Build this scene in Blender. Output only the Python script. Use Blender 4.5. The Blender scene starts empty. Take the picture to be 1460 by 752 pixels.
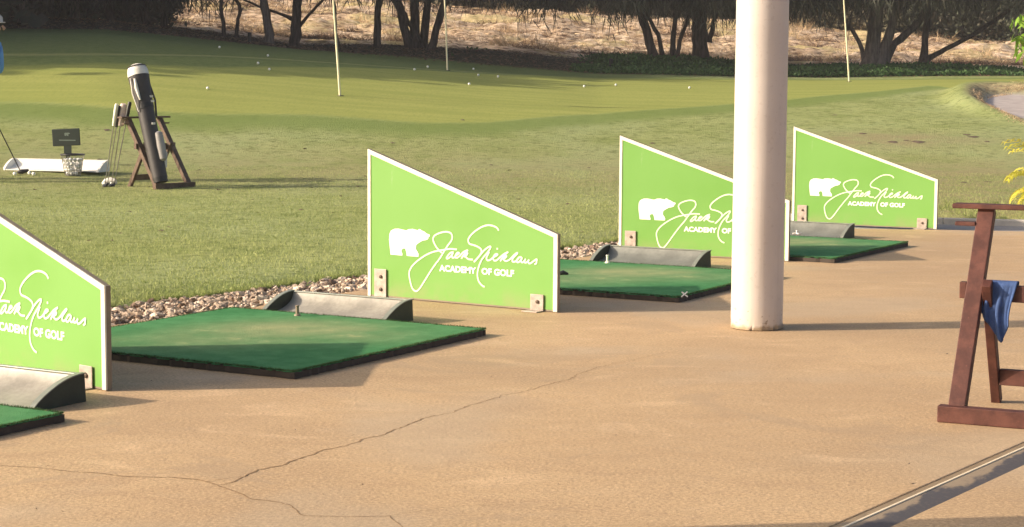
import bpy, bmesh, math, random
import numpy as np
from mathutils import Vector, Matrix
R = math.radians
random.seed(7); RNG = np.random.default_rng(7)
S = bpy.context.scene
COL = S.collection
# ---------------------------------------------------------------- camera
H = 1.2; FPX = 2653.8; PITCH = .0994; ROLL = .0059
cd = bpy.data.cameras.new('camera'); cam = bpy.data.objects.new('camera', cd); COL.objects.link(cam)
cd.sensor_width = 36; cd.lens = 36 * FPX / 1460; cd.clip_start = .1; cd.clip_end = 3000
cF = Vector((0, math.cos(PITCH), -math.sin(PITCH))); cR0 = Vector((1, 0, 0)); cU0 = Vector((0, math.sin(PITCH), math.cos(PITCH)))
cR = cR0 * math.cos(ROLL) + cU0 * math.sin(ROLL); cU = -cR0 * math.sin(ROLL) + cU0 * math.cos(ROLL)
cam.matrix_world = Matrix(((cR.x, cU.x, -cF.x, 0), (cR.y, cU.y, -cF.y, 0), (cR.z, cU.z, -cF.z, H), (0, 0, 0, 1)))
S.camera = cam
# ---------------------------------------------------------------- light
SUN_EL = R(22.8); SUN_AZ = R(8.8)          # light travels towards +X, a little towards +Y
w = bpy.data.worlds.new('World'); S.world = w; w.use_nodes = True
nt = w.node_tree; bg = nt.nodes['Background']; sky = nt.nodes.new('ShaderNodeTexSky')
sky.sky_type = 'NISHITA'; sky.sun_disc = False; sky.sun_elevation = SUN_EL
sky.sun_rotation = math.pi / 2 * 3 - SUN_AZ
nt.links.new(sky.outputs[0], bg.inputs[0]); bg.inputs[1].default_value = .135; sky.dust_density = 5; sky.ozone_density = .3; sky.air_density = .8
sl = bpy.data.lights.new('sun', 'SUN'); sl.energy = 5.0; sl.angle = R(.5); sl.color = (1, .85, .67)
so = bpy.data.objects.new('sun', sl); COL.objects.link(so)
sd = Vector((math.cos(SUN_AZ) * math.cos(SUN_EL), math.sin(SUN_AZ) * math.cos(SUN_EL), -math.sin(SUN_EL)))
so.rotation_euler = sd.to_track_quat('-Z', 'Y').to_euler()
S.view_settings.view_transform = 'Standard'; S.view_settings.look = 'None'
S.view_settings.exposure = .50; S.view_settings.gamma = 1

# ---------------------------------------------------------------- haze: one closed box of thin air
def haze_box():
    v = [(x, y, z) for x in (-75, 75) for y in (-25, 125) for z in (-2.0, 17.0)]
    me = bpy.data.meshes.new('haze'); me.from_pydata(v, [], [(0, 1, 3, 2), (4, 6, 7, 5), (0, 4, 5, 1), (2, 3, 7, 6), (0, 2, 6, 4), (1, 5, 7, 3)])
    o = bpy.data.objects.new('haze', me); COL.objects.link(o); m = bpy.data.materials.new('haze_air'); m.use_nodes = True; n = m.node_tree; n.nodes.clear()
    out = n.nodes.new('ShaderNodeOutputMaterial'); p = n.nodes.new('ShaderNodeVolumePrincipled'); p.inputs['Color'].default_value = (.95, .95, .97, 1); p.inputs['Density'].default_value = .0008
    n.links.new(p.outputs[0], out.inputs['Volume']); me.materials.append(m); o['kind'] = 'stuff'
haze_box()
# ---------------------------------------------------------------- the lie of the land
def ray(px, py):
    return cF + cR * ((px - 730) / FPX) - cU * ((py - 376) / FPX)
QK = [-4000, -900, 0, 150, 300, 420, 550, 700, 850, 1050, 1200, 1460, 2600, 6000]
def row(*v): return [v[0]*1.0, v[0]] + list(v) + [v[-1], v[-1]]
_E = row(2.13, 2.1, 1.9, 1.75, 1.57, 1.37, 1.22, 1.19, 1.2, 1.25)
FR = [(0, 0), (18, 0), (20, .015), (22.5, .1), (25, .3), (28, .55), (32, .8), (36, .93), (40, 1)]
ROWS = [(y, [e * f for e in _E]) for y, f in FR] + [
    (46, row(2.6, 2.55, 2.25, 1.95, 1.97, 1.84, 1.62, 1.5, 1.47, 1.45)),
    (50, row(2.7, 2.65, 2.4, 2.1, 2.05, 1.93, 1.7, 1.6, 1.55, 1.5)),
    (60, row(3.3, 3.3, 3.45, 3.4, 3.35, 3.1, 2.95, 2.8, 2.5, 2.2)),
    (70, row(3.2, 3.2, 3.3, 3.25, 3.2, 3.0, 2.85, 2.75, 2.5, 2.2)),
    (300, row(6, 6, 6, 6, 6, 6, 6, 6, 6, 6)), (2500, row(*[6] * 10))]
_Y = np.array([r[0] for r in ROWS], float); _Z = np.array([r[1] for r in ROWS])
def sm(t): return t * t * (3 - 2 * t)
BK = (8.88, 28.1, 1.55, 3.7)                  # bunker centre and half sizes
def bunker_e(X, Y): 
    a = np.arctan2((Y - BK[1]) / BK[3], (X - BK[0]) / BK[2])
    return np.hypot((X - BK[0]) / BK[2], (Y - BK[1]) / BK[3]) / (1 + .07 * np.sin(3 * a + 1) + .03 * np.sin(7 * a))
def terr(X, Y, bk=True):
    X = np.asarray(X, float); Y = np.asarray(Y, float)
    Yc = np.clip(Y, 0.01, 2499)
    q = 730 + FPX * X / np.maximum(Yc, 8)
    # catmull-rom style smooth interpolation down the rows
    j = np.clip(np.searchsorted(_Y, Yc, side='right') - 1, 0, len(_Y) - 2)
    def rz(k): 
        k = np.clip(k, 0, len(_Y) - 1)
        out = np.zeros(np.broadcast(q, k).shape)
        for r in np.unique(k):
            m = (k == r); out = np.where(m, np.interp(q, QK, _Z[r]), out)
        return out
    y0, y1 = _Y[j], _Y[j + 1]; t = (Yc - y0) / (y1 - y0)
    z0, z1, zm, zp = rz(j), rz(j + 1), rz(j - 1), rz(j + 2)
    ym = _Y[np.clip(j - 1, 0, len(_Y) - 1)]; yp = _Y[np.clip(j + 2, 0, len(_Y) - 1)]
    h = y1 - y0
    def slope(s1, s2): return np.where(s1 * s2 > 0, 2 * s1 * s2 / np.where(s1 + s2 == 0, 1, s1 + s2), 0)
    s = (z1 - z0) / h; sa = (z0 - zm) / np.where(y0 == ym, 1, y0 - ym); sb = (zp - z1) / np.where(yp == y1, 1, yp - y1)
    m0 = slope(sa, s); m1 = slope(s, sb)
    z = z0 * (1 + 2*t) * (1-t)**2 + m0 * h * t * (1-t)**2 + z1 * t*t*(3-2*t) + m1 * h * t*t*(t-1)
    z = z + .012 * np.sin(X * .9 + Y * .35) * np.sin(Y * .6 - X * .2) * np.clip((Y - 14) / 6, 0, 1)
    if bk:
        e = bunker_e(X, Y)
        berm = .17 * np.exp(-((e - 1.16) / .15) ** 2) * np.clip((Y - BK[1] + 1.2) / 2.2, 0, 1)
        z = z + berm
        sand = .53 + .075 * (Y - 26)
        k = sm(np.clip((1.02 - e) / .06, 0, 1))
        z = z * (1 - k) + np.minimum(sand, z - .02) * k
    return z + .012
def hit(px, py, z=None, ymax=90.0):
    d = ray(px, py)
    if z is not None:
        t = (z - H) / d.z; return Vector((d.x * t, d.y * t, z))
    ts = np.arange(9, ymax, .04); X = d.x * ts; Y = d.y * ts; Z = H + d.z * ts
    dz = Z - terr(X, Y); i = np.argmax(dz < 0)
    if not (dz < 0).any(): i = len(ts) - 1
    return Vector((X[i], Y[i], float(terr(X[i], Y[i]))))
def gz(x, y): return float(terr(x, y))
EDGE = [(-60, -60), (-12, -6), (-2.95, 7.62), (-2.09, 9.62), (-1.46, 10.42), (-.88, 11.25), (.35, 13.14), (1.0, 14.05), (1.6, 15.1), (2.3, 16.25), (3.66, 15.78), (4.35, 15.58), (9, 14.3), (60, 0)]
_ex = [e[0] for e in EDGE]; _ey = [e[1] for e in EDGE]
def edge_y(x): return np.interp(x, _ex, _ey) + .04 * np.sin(np.asarray(x) * 9.1) * (np.abs(x) < 3.2) + .025 * np.sin(np.asarray(x) * 23 + 1)* (np.abs(x) < 3.2)

# ---------------------------------------------------------------- helpers
def tag(o, label=None, cat=None, group=None, kind=None):
    if label: o['label'] = label
    if cat: o['category'] = cat
    if group: o['group'] = group
    if kind: o['kind'] = kind
    return o
def link(name, me, parent=None, mat=None, smooth=False):
    o = bpy.data.objects.new(name, me); COL.objects.link(o)
    if parent is not None: o.parent = parent
    if mat is not None and not me.materials: me.materials.append(mat)
    if smooth: me.polygons.foreach_set('use_smooth', [True] * len(me.polygons))
    return o
def empty(name, loc=(0, 0, 0), rz=0, label=None, cat=None, group=None):
    o = bpy.data.objects.new(name, None); COL.objects.link(o); o.location = loc; o.rotation_euler = (0, 0, rz)
    o.empty_display_size = .1
    return tag(o, label, cat, group)
def pyd(name, v, f):
    me = bpy.data.meshes.new(name); me.from_pydata([tuple(map(float, p)) for p in v], [], [tuple(map(int, q)) for q in f]); me.update(); return me
class MB:
    def __init__(s): s.v = []; s.f = []
    def add(s, v, f): n = len(s.v); s.v += [tuple(p) for p in v]; s.f += [tuple(i + n for i in q) for q in f]; return s
    def prism(s, prof, z0, z1):       # outline in x,y extruded in z
        n = len(prof); v = [(x, y, z0) for x, y in prof] + [(x, y, z1) for x, y in prof]
        f = [tuple(range(n))[::-1], tuple(range(n, 2 * n))] + [(i, (i + 1) % n, n + (i + 1) % n, n + i) for i in range(n)]
        return s.add(v, f)
    def box(s, a, b):
        x0, y0, z0 = a; x1, y1, z1 = b
        return s.prism([(x0, y0), (x1, y0), (x1, y1), (x0, y1)], z0, z1)
    def beam(s, p, q, w, h, up=(0, 0, 1)):   # rectangular bar between two points
        p = Vector(p); q = Vector(q); d = (q - p).normalized(); a = d.cross(Vector(up)).normalized(); b = a.cross(d).normalized()
        c = [a * (w / 2 * i) + b * (h / 2 * j) for i, j in ((-1, -1), (1, -1), (1, 1), (-1, 1))]
        v = [p + k for k in c] + [q + k for k in c]
        return s.add(v, [(3, 2, 1, 0), (4, 5, 6, 7)] + [(i, (i + 1) % 4, 4 + (i + 1) % 4, 4 + i) for i in range(4)])
    def tube(s, pts, rad, n=8, cap=True):
        pts = [Vector(p) for p in pts]
        if not hasattr(rad, '__len__'): rad = [rad] * len(pts)
        V = []; ref = None
        for i, p in enumerate(pts):
            d = (pts[min(i + 1, len(pts) - 1)] - pts[max(i - 1, 0)]).normalized()
            if ref is None: ref = Vector((0, 0, 1)) if abs(d.z) < .9 else Vector((1, 0, 0))
            a = d.cross(ref).normalized(); b = a.cross(d).normalized(); ref = b
            V += [p + (a * math.cos(k * 2 * math.pi / n) + b * math.sin(k * 2 * math.pi / n)) * rad[i] for k in range(n)]
        F = [(i * n + k, i * n + (k + 1) % n, (i + 1) * n + (k + 1) % n, (i + 1) * n + k) for i in range(len(pts) - 1) for k in range(n)]
        if cap: F += [tuple(range(n))[::-1], tuple(range((len(pts) - 1) * n, len(pts) * n))]
        return s.add(V, F)
    def obj(s, name, mat=None, parent=None, smooth=False, bevel=0):
        me = pyd(name, s.v, s.f); bm = bmesh.new(); bm.from_mesh(me); bmesh.ops.recalc_face_normals(bm, faces=bm.faces); bm.to_mesh(me); bm.free()
        o = link(name, me, parent, mat, smooth)
        if smooth:
            try: me.set_sharp_from_angle(angle=R(40))
            except Exception: pass
        if bevel:
            m = o.modifiers.new('bevel', 'BEVEL'); m.width = bevel; m.segments = 2; m.limit_method = 'ANGLE'
        return o
def copy_tree(o, parent=None):
    c = o.copy(); COL.objects.link(c); c.parent = parent
    for ch in list(o.children): copy_tree(ch, c)
    return c

# ---------------------------------------------------------------- materials
class NT:
    def __init__(s, name):
        s.m = bpy.data.materials.new(name); s.m.use_nodes = True; s.t = s.m.node_tree; s.n = s.t.nodes; s.b = s.n['Principled BSDF']
        s.tc = s.n.new('ShaderNodeTexCoord'); s.co = s.tc.outputs['Object']
    def L(s, a, b): s.t.links.new(a, b)
    def val(s, x, sock):
        if hasattr(x, 'is_linked') or hasattr(x, 'links'): s.L(x, sock)
        elif isinstance(x, (tuple, list)) and len(x) == 3 and sock.type == 'RGBA': sock.default_value = (*x, 1)
        else: sock.default_value = x
    def mapping(s, scale=(1, 1, 1), co=None, rot=(0, 0, 0), loc=(0, 0, 0)):
        m = s.n.new('ShaderNodeMapping'); s.L(co or s.co, m.inputs[0]); m.inputs['Scale'].default_value = scale
        m.inputs['Rotation'].default_value = rot; m.inputs['Location'].default_value = loc; return m.outputs[0]
    def noise(s, scale, detail=4, rough=.55, co=None, dist=0):
        x = s.n.new('ShaderNodeTexNoise'); s.L(co or s.co, x.inputs['Vector']); x.inputs['Scale'].default_value = scale
        x.inputs['Detail'].default_value = detail; x.inputs['Roughness'].default_value = rough; x.inputs['Distortion'].default_value = dist; return x.outputs['Fac']
    def vor(s, scale, co=None, feat='F1', out='Distance'):
        x = s.n.new('ShaderNodeTexVoronoi'); s.L(co or s.co, x.inputs['Vector']); x.inputs['Scale'].default_value = scale; x.feature = feat; return x.outputs[out]
    def rng(s, x, a, b, c=0., d=1., smooth=True):
        m = s.n.new('ShaderNodeMapRange'); s.L(x, m.inputs[0]); m.interpolation_type = 'SMOOTHSTEP' if smooth else 'LINEAR'
        for i, k in zip((1, 2, 3, 4), (a, b, c, d)): m.inputs[i].default_value = k
        return m.outputs[0]
    def math(s, op, a, b=0., c=0.):
        m = s.n.new('ShaderNodeMath'); m.operation = op; s.val(a, m.inputs[0]); s.val(b, m.inputs[1]); s.val(c, m.inputs[2]); return m.outputs[0]
    def mix(s, f, a, b, mode='MIX'):
        m = s.n.new('ShaderNodeMix'); m.data_type = 'RGBA'; m.blend_type = mode
        s.val(f, m.inputs[0]); s.val(a, m.inputs[6]); s.val(b, m.inputs[7]); return m.outputs[2]
    def sep(s, co=None):
        x = s.n.new('ShaderNodeSeparateXYZ'); s.L(co or s.co, x.inputs[0]); return x.outputs
    def attr(s, name, out='Fac'):
        a = s.n.new('ShaderNodeAttribute'); a.attribute_name = name; return a.outputs[out]
    def rand(s):
        a = s.n.new('ShaderNodeObjectInfo'); return a.outputs['Random']
    def bump(s, h, st=.3, d=.01):
        b = s.n.new('ShaderNodeBump'); s.L(h, b.inputs['Height']); b.inputs['Strength'].default_value = st; b.inputs['Distance'].default_value = d
        s.L(b.outputs[0], s.b.inputs['Normal'])
    def out(s, col, rough=.7, metal=0., spec=.5):
        s.val(col, s.b.inputs['Base Color']); s.val(rough, s.b.inputs['Roughness']); s.val(metal, s.b.inputs['Metallic'])
        s.b.inputs['Specular IOR Level'].default_value = spec; return s.m
def plain(name, c, rough=.6, metal=0., var=.12, scale=12, bump=.15, spec=.5, dist=.002):
    t = NT(name); n = t.noise(scale, 5); f = t.noise(scale * 9, 3)
    k = t.math('ADD', t.math('MULTIPLY', n, .7), t.math('MULTIPLY', f, .3))
    col = t.mix(t.rng(k, .3, .7), tuple(x * (1 - var) for x in c), tuple(min(1, x * (1 + var)) for x in c))
    if bump: t.bump(f, bump, dist)
    return t.out(col, rough, metal, spec)

# concrete slab
def concrete():
    t = NT('concrete'); st = t.mapping((1, 1.6, 1), rot=(0, 0, R(-55)))
    big = t.noise(.55, 5, .55, dist=.4); mid = t.noise(2.3, 6, .62, st, .5); sm_ = t.noise(13, 6, .65); fine = t.noise(85, 4, .75); sp = t.vor(120)
    c = t.mix(t.rng(big, .3, .68), (.415, .285, .162), (.54, .375, .208))
    c = t.mix(t.rng(mid, .50, .66, 0, .6), c, (.40, .27, .155))
    c = t.mix(t.rng(mid, .30, .44, .5, 0), c, (.71, .50, .29))
    c = t.mix(t.rng(sm_, .5, .72, 0, .35), c, (.38, .27, .17))
    c = t.mix(t.rng(fine, .46, .60, 0, .62), c, (.28, .185, .10))
    c = t.mix(t.rng(fine, .34, .46, .45, 0), c, (.78, .55, .32))
    dk = t.noise(45, 2, .5); c = t.mix(t.rng(dk, .70, .76, 0, .5), c, (.2, .15, .1))
    # a long pale trowel ridge and greyer damp areas, as marks of their own
    g = t.noise(.8, 3, .5, t.mapping((1, 1, 1), loc=(7.3, 2.2, 0))); c = t.mix(t.rng(g, .52, .66, 0, .4), c, (.42, .335, .235))
    st2 = t.noise(1.1, 7, .7, t.mapping((1, 1, 1), loc=(1.7, 5.1, 0)), 1.2); c = t.mix(t.rng(st2, .57, .62, 0, .38), c, (.34, .245, .155)); c = t.mix(t.rng(st2, .30, .40, .25, 0), c, (.70, .53, .36))
    pit = t.vor(55, t.mapping((1, 1, 1))); pk = t.noise(6, 3, .6); c = t.mix(t.math('MULTIPLY', t.rng(pit, .10, .16, 1, 0), t.rng(pk, .45, .65)), c, (.24, .165, .10))
    h = t.math('ADD', t.math('MULTIPLY', fine, .5), t.math('MULTIPLY', sm_, .8)); t.bump(h, .45, .006)
    return t.out(c, t.rng(mid, .3, .7, .62, .85), 0, .4)
# turf of the range: rough, fairway and putting green told apart by vertex masks, one of them also painting far shade
def turf():
    t = NT('turf'); a = t.attr('green'); sd_ = t.attr('sand'); sh = t.attr('soil'); dr = t.attr('dry')
    stx = t.mapping((.9, .9, 1)); n1 = t.noise(.35, 5, .55); n2 = t.noise(2.2, 6, .6, stx, .3); n3 = t.noise(9, 5, .65, stx); n4 = t.noise(38, 4, .75, t.mapping((1, .8, 1))); n5 = t.noise(90, 3, .75, t.mapping((1, .8, 1)))
    rough = t.mix(t.rng(n2, .32, .66), (.235, .285, .088), (.335, .37, .145))
    rough = t.mix(t.rng(n1, .40, .62, 0, .7), rough, (.345, .395, .185))
    rough = t.mix(t.rng(n3, .50, .66, 0, .75), rough, (.12, .15, .04))
    rough = t.mix(t.rng(n3, .26, .42, .5, 0), rough, (.38, .365, .16))
    rough = t.mix(t.math('MULTIPLY', dr, t.rng(n2, .3, .6, .3, 1.)), rough, (.30, .26, .135))
    rough = t.mix(t.rng(n4, .5, .68, 0, .55), rough, (.12, .15, .04))
    rough = t.mix(t.rng(n5, .3, .45, .5, 0), rough, (.42, .42, .19))
    gs = t.noise(3.0, 4, .55, t.mapping((.12, 1.2, 1), rot=(0, 0, R(6)))); gf = t.noise(16, 5, .75, t.mapping((1.6, .3, 1)))
    gr = t.mix(t.rng(gs, .30, .70), (.255, .285, .068), (.315, .33, .088)); gr = t.mix(t.rng(gf, .48, .62, 0, .45), gr, (.215, .25, .06))
    col = t.mix(a, rough, gr)
    collar = t.attr('collar'); col = t.mix(t.math('MULTIPLY', collar, .8), col, (.17, .235, .055)); fr_ = t.attr('far_rough_shade'); col = t.mix(t.math('MULTIPLY', fr_, .85), col, t.mix(t.rng(n3, .35, .65), (.095, .14, .04), (.16, .20, .065))); edg = t.attr('fringe'); col = t.mix(t.math('MULTIPLY', edg, .55), col, (.42, .42, .17))  # far rough colour, dark enough to carry painted tree shade too
    dry2 = t.mix(t.rng(n3, .35, .6), (.19, .15, .085), (.46, .39, .22)); col = t.mix(sh, col, dry2)
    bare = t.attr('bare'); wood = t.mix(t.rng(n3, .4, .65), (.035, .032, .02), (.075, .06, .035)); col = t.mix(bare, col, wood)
    s1 = t.noise(5, 5, .6); sand = t.mix(t.rng(s1, .35, .7), (.36, .315, .30), (.46, .41, .39)); col = t.mix(sd_, col, sand)
    h = t.math('ADD', t.math('MULTIPLY', n4, 1.), t.math('MULTIPLY', n5, .7))
    b = t.n.new('ShaderNodeBump'); t.L(h, b.inputs['Height']); t.L(t.rng(t.math('MAXIMUM', a, sd_), 0, 1, .8, .12), b.inputs['Strength']); b.inputs['Distance'].default_value = .03
    t.L(b.outputs[0], t.b.inputs['Normal'])
    return t.out(col, .85, 0, .15)
def bank_mat():
    t = NT('dry_bank'); m = t.mapping((.38, 1, 1)); n1 = t.noise(.5, 5); n2 = t.noise(2.2, 7, .68, m, .6); n3 = t.noise(8, 6, .7, m)
    c = t.mix(t.rng(n2, .3, .6), (.22, .145, .09), (.68, .50, .34)); c = t.mix(t.rng(n3, .50, .60, 0, .8), c, (.86, .70, .53))
    c = t.mix(t.rng(n3, .38, .48, .9, 0), c, (.10, .06, .04)); c = t.mix(t.rng(n1, .50, .62, 0, .6), c, (.60, .50, .22))
    t.bump(n3, .8, .12); return t.out(c, .95, 0, .1)
def mat_turf():
    t = NT('mat_turf'); n1 = t.noise(1.8, 4, .6); n2 = t.noise(9, 5, .6); n3 = t.noise(170, 3, .7); r = t.attr('wear')
    c = t.mix(t.rng(n2, .35, .68), (.042, .19, .062), (.075, .255, .095))
    k = t.math('MULTIPLY', r, t.rng(n1, .3, .58, .3, 1)); c = t.mix(k, c, (.31, .335, .165))
    c = t.mix(t.math('MULTIPLY', t.rng(n2, .55, .75, 0, .6), t.rng(r, .1, .6)), c, (.42, .40, .2))
    c = t.mix(t.rng(n3, .5, .7, 0, .5), c, (.015, .10, .03)); c = t.mix(t.rng(n3, .3, .42, .3, 0), c, (.14, .36, .16))
    t.bump(n3, .8, .006); return t.out(c, .8, 0, .2)
def bark(name, a, b):
    t = NT(name); n = t.noise(5, 6, .7, t.mapping((3, 3, .5))); f = t.noise(25, 4, .7, t.mapping((2, 2, .6)))
    c = t.mix(t.rng(n, .35, .65), a, b); t.bump(t.math('ADD', n, f), .8, .03); return t.out(c, .95, 0, .1)
def leafm(name, a, b, c2=None, trans=.25, rough=.6):
    t = NT(name); v = t.attr('tint'); n = t.noise(.9, 3)
    c = t.mix(v, a, b)
    if c2: c = t.mix(t.rng(n, .48, .64), c, c2)
    t.out(c, rough, 0, .25)
    if trans:
        tr = t.n.new('ShaderNodeBsdfTranslucent'); t.val(c, tr.inputs[0]); ms = t.n.new('ShaderNodeMixShader'); ms.inputs[0].default_value = trans
        o = [x for x in t.n if x.type == 'OUTPUT_MATERIAL'][0]; t.L(t.b.outputs[0], ms.inputs[1]); t.L(tr.outputs[0], ms.inputs[2]); t.L(ms.outputs[0], o.inputs[0])
    return t.m
def pebm():
    t = NT('pebble_stone'); r = t.rand(); n = t.noise(22, 4, .6); t2 = t.attr('tint'); rr = t.math('FRACT', t.math('ADD', r, t2))
    c = t.mix(t.rng(rr, 0, .45), (.54, .41, .30), (.33, .26, .20)); c = t.mix(t.rng(rr, .5, .7), c, (.74, .61, .48)); c = t.mix(t.rng(rr, .80, .86), c, (.17, .11, .075))
    c = t.mix(t.rng(n, .45, .7, 0, .5), c, (.3, .22, .15)); t.bump(n, .3, .004); return t.out(c, .75, 0, .35)
def paint_col():
    t = NT('column_paint'); n = t.noise(3, 5, .6); s = t.sep(); f = t.noise(60, 3, .6); g = t.noise(16, 4, .65)
    c = t.mix(t.rng(n, .3, .7), (.575, .51, .465), (.625, .56, .515))
    hz = t.math('ADD', s[2], t.math('MULTIPLY', g, -.05)); c = t.mix(t.rng(hz, -.014, .006, 1, 0), c, (.24, .17, .10))
    dr = t.noise(9, 4, .6, t.mapping((3, 3, .12))); c = t.mix(t.math('MULTIPLY', t.rng(dr, .55, .75, 0, .28), t.rng(s[2], 0, 1.6, 1, .4)), c, (.36, .29, .235))
    sc = t.noise(20, 3, .6, t.mapping((1, 1, .35), loc=(3, 1, 0))); c = t.mix(t.rng(sc, .72, .78, 0, .45), c, (.38, .31, .26))
    c = t.mix(t.rng(hz, 0, .12, .3, 0), c, (.6, .47, .33))
    ch = t.math('MULTIPLY', t.rng(t.noise(45, 3, .55), .62, .66), t.rng(s[2], .05, .15, 1, .15)); c = t.mix(ch, c, (.32, .24, .18))
    t.bump(t.math('ADD', n, t.math('MULTIPLY', f, .1)), .12, .01); return t.out(c, .42, 0, .4)
def woodm(name, a, b):
    t = NT(name); n = t.noise(14, 6, .65, t.mapping((1, 1, 1))); f = t.noise(70, 4, .7); 
    c = t.mix(t.rng(n, .35, .68), a, b); c = t.mix(t.rng(f, .6, .75, 0, .4), c, tuple(min(1, x * 1.9) for x in b)); t.bump(f, .3, .003); return t.out(c, .6, 0, .35)
def driftm():
    t = NT('channel_dirt'); n = t.noise(3.2, 6, .7, t.mapping((1, 1, 1), rot=(0, 0, R(-54)))); f = t.noise(60, 4, .7); s = t.sep()
    # x runs along the channel, y across it (local frame)
    k = t.rng(t.math('ADD', t.math('MULTIPLY', s[1], -1.), t.math('MULTIPLY', t.math('SUBTRACT', t.noise(5, 6, .68, t.mapping((.5, 1, 1))), .5), .22)), .062, .088)
    c = t.mix(k, (.33, .25, .165), (.085, .078, .08)); c = t.mix(t.rng(f, .5, .7, 0, .35), c, (.2, .16, .12)); t.bump(f, .4, .003); return t.out(c, .65, 0, .4)
def panelm():
    t = NT('panel_green'); n = t.noise(1.7, 4); f = t.noise(26, 4, .7); sp = t.noise(30, 2, .5)
    c = t.mix(t.rng(n, .3, .7), (.142, .325, .058), (.155, .345, .066)); c = t.mix(t.rng(f, .55, .8, 0, .2), c, (.20, .35, .10)); c = t.mix(t.rng(sp, .76, .79, 0, .6), c, (.18, .3, .06))
    sx_ = t.noise(7, 6, .75, t.mapping((1, 1, .25), rot=(0, R(35), 0))); c = t.mix(t.rng(sx_, .66, .72, 0, .35), c, (.26, .38, .16)); s = t.sep(); c = t.mix(t.math('MULTIPLY', t.rng(s[2], 0, .14, .55, 0), t.rng(t.noise(9, 5, .6), .35, .65)), c, (.26, .27, .12))
    return t.out(c, t.rng(n, .3, .7, .38, .6), 0, .4)
M = dict(concrete=concrete(), turf=turf(), bank=bank_mat(), mat=mat_turf(), pebble=pebm(), column=paint_col(), panel=panelm(), dirt=driftm(),
    rubber=plain('black_rubber', (.05, .036, .027), .85, bump=.5, scale=30), white_frame=plain('white_frame', (.80, .74, .62), .45, var=.05),
    edge_tan=plain('panel_edge', (.24, .19, .13), .6), print_white=plain('print_white', (.74, .88, .62), .5, var=.03, bump=0),
    print_bright=plain('print_bright', (.90, .88, .84), .5, var=.03, bump=0), steel=plain('galvanised_steel', (.40, .33, .28), .55, .1, var=.3, scale=25),
    bolt=plain('dark_bolt', (.10, .07, .05), .6, .4), tray=plain('tray_plastic', (.20, .215, .18), .38, var=.22, scale=5, bump=.2),
    tray_light=plain('tray_plastic_worn', (.285, .265, .225), .45, var=.28, scale=6), tray_mid=plain('tray_plastic_grey', (.17, .175, .155), .45, var=.25, scale=6), tray_dark=plain('tray_end', (.018, .027, .016), .6, var=.25),
    white_plastic=plain('white_plastic', (.82, .80, .74), .45, var=.06), soil=plain('soil', (.12, .085, .055), .95, var=.3, scale=20, bump=.6),
    asphalt=plain('asphalt', (.30, .275, .26), .85, var=.18, scale=30, bump=.4), kerb=plain('kerb_concrete', (.50, .46, .41), .8, var=.12),
    crack=plain('crack_dirt', (.24, .15, .075), .95, var=.3, scale=30), metal=plain('flange_metal', (.33, .24, .14), .55, .3, var=.2), rib=plain('bright_rib', (.78, .66, .47), .5, 0, var=.06),
    red_wood=woodm('red_wood', (.06, .020, .015), (.115, .042, .03)), brown_wood=woodm('brown_wood', (.085, .05, .032), (.15, .095, .062)),
    towel=plain('blue_towel', (.04, .08, .21), .9, var=.25, scale=20, bump=.6), pink_towel=plain('pale_towel', (.72, .56, .50), .9, var=.15, scale=20, bump=.5),
    bark_dark=bark('bark_dark', (.045, .035, .032), (.12, .09, .078)), bark_grey=bark('bark_grey', (.12, .10, .09), (.26, .215, .19)),
    needles=leafm('casuarina_needles', (.05, .058, .045), (.13, .135, .10), (.085, .08, .065), .2),
    shrub=leafm('dark_shrub', (.05, .062, .045), (.12, .13, .085), (.10, .085, .065), .25),
    dryshrub=leafm('dry_shrub', (.13, .115, .08), (.30, .26, .17), (.17, .16, .10), .2),
    cover=leafm('ground_cover', (.03, .07, .02), (.085, .17, .05), None, .2), grass=leafm('grass_blade', (.20, .26, .07), (.52, .54, .22), None, .3),
    drygrass=leafm('dry_grass', (.30, .18, .10), (.85, .66, .43), (.46, .33, .18), .2), litter=leafm('leaf_litter', (.09, .05, .03), (.38, .25, .16), None, 0),
    lime=leafm('lime_leaf', (.18, .34, .04), (.36, .52, .08), None, .35), frond=leafm('frond_leaf', (.42, .46, .04), (.75, .66, .10), None, .35),
    pole=plain('flagstick_paint', (.86, .78, .52), .4, var=.05), flag=plain('flag_cloth', (.12, .22, .42), .8), ball=plain('golf_ball', (.88, .87, .82), .35, var=.02, bump=0),
    bag_dark=plain('bag_charcoal', (.032, .028, .029), .55, var=.2, scale=20), bag_white=plain('bag_white', (.72, .68, .62), .55, var=.1), bag_grey=plain('bag_grey', (.30, .28, .27), .6),
    black=plain('black_trim', (.012, .012, .013), .5), chrome=plain('club_steel', (.35, .33, .3), .3, .8), grip_white=plain('white_grip', (.8, .77, .62), .6),
    sign=plain('sign_green', (.010, .020, .014), .45), sign_mark=plain('sign_mark', (.12, .16, .13), .5), skin=plain('skin', (.42, .24, .16), .5), shirt=plain('blue_shirt', (.12, .32, .66), .85, var=.1),
    trousers=plain('grey_trousers', (.12, .12, .13), .85), shoe=plain('white_shoe', (.7, .68, .64), .5), cap=plain('pale_cap', (.55, .52, .50), .8), hair=plain('black_hair', (.015, .012, .01), .6))
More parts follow.
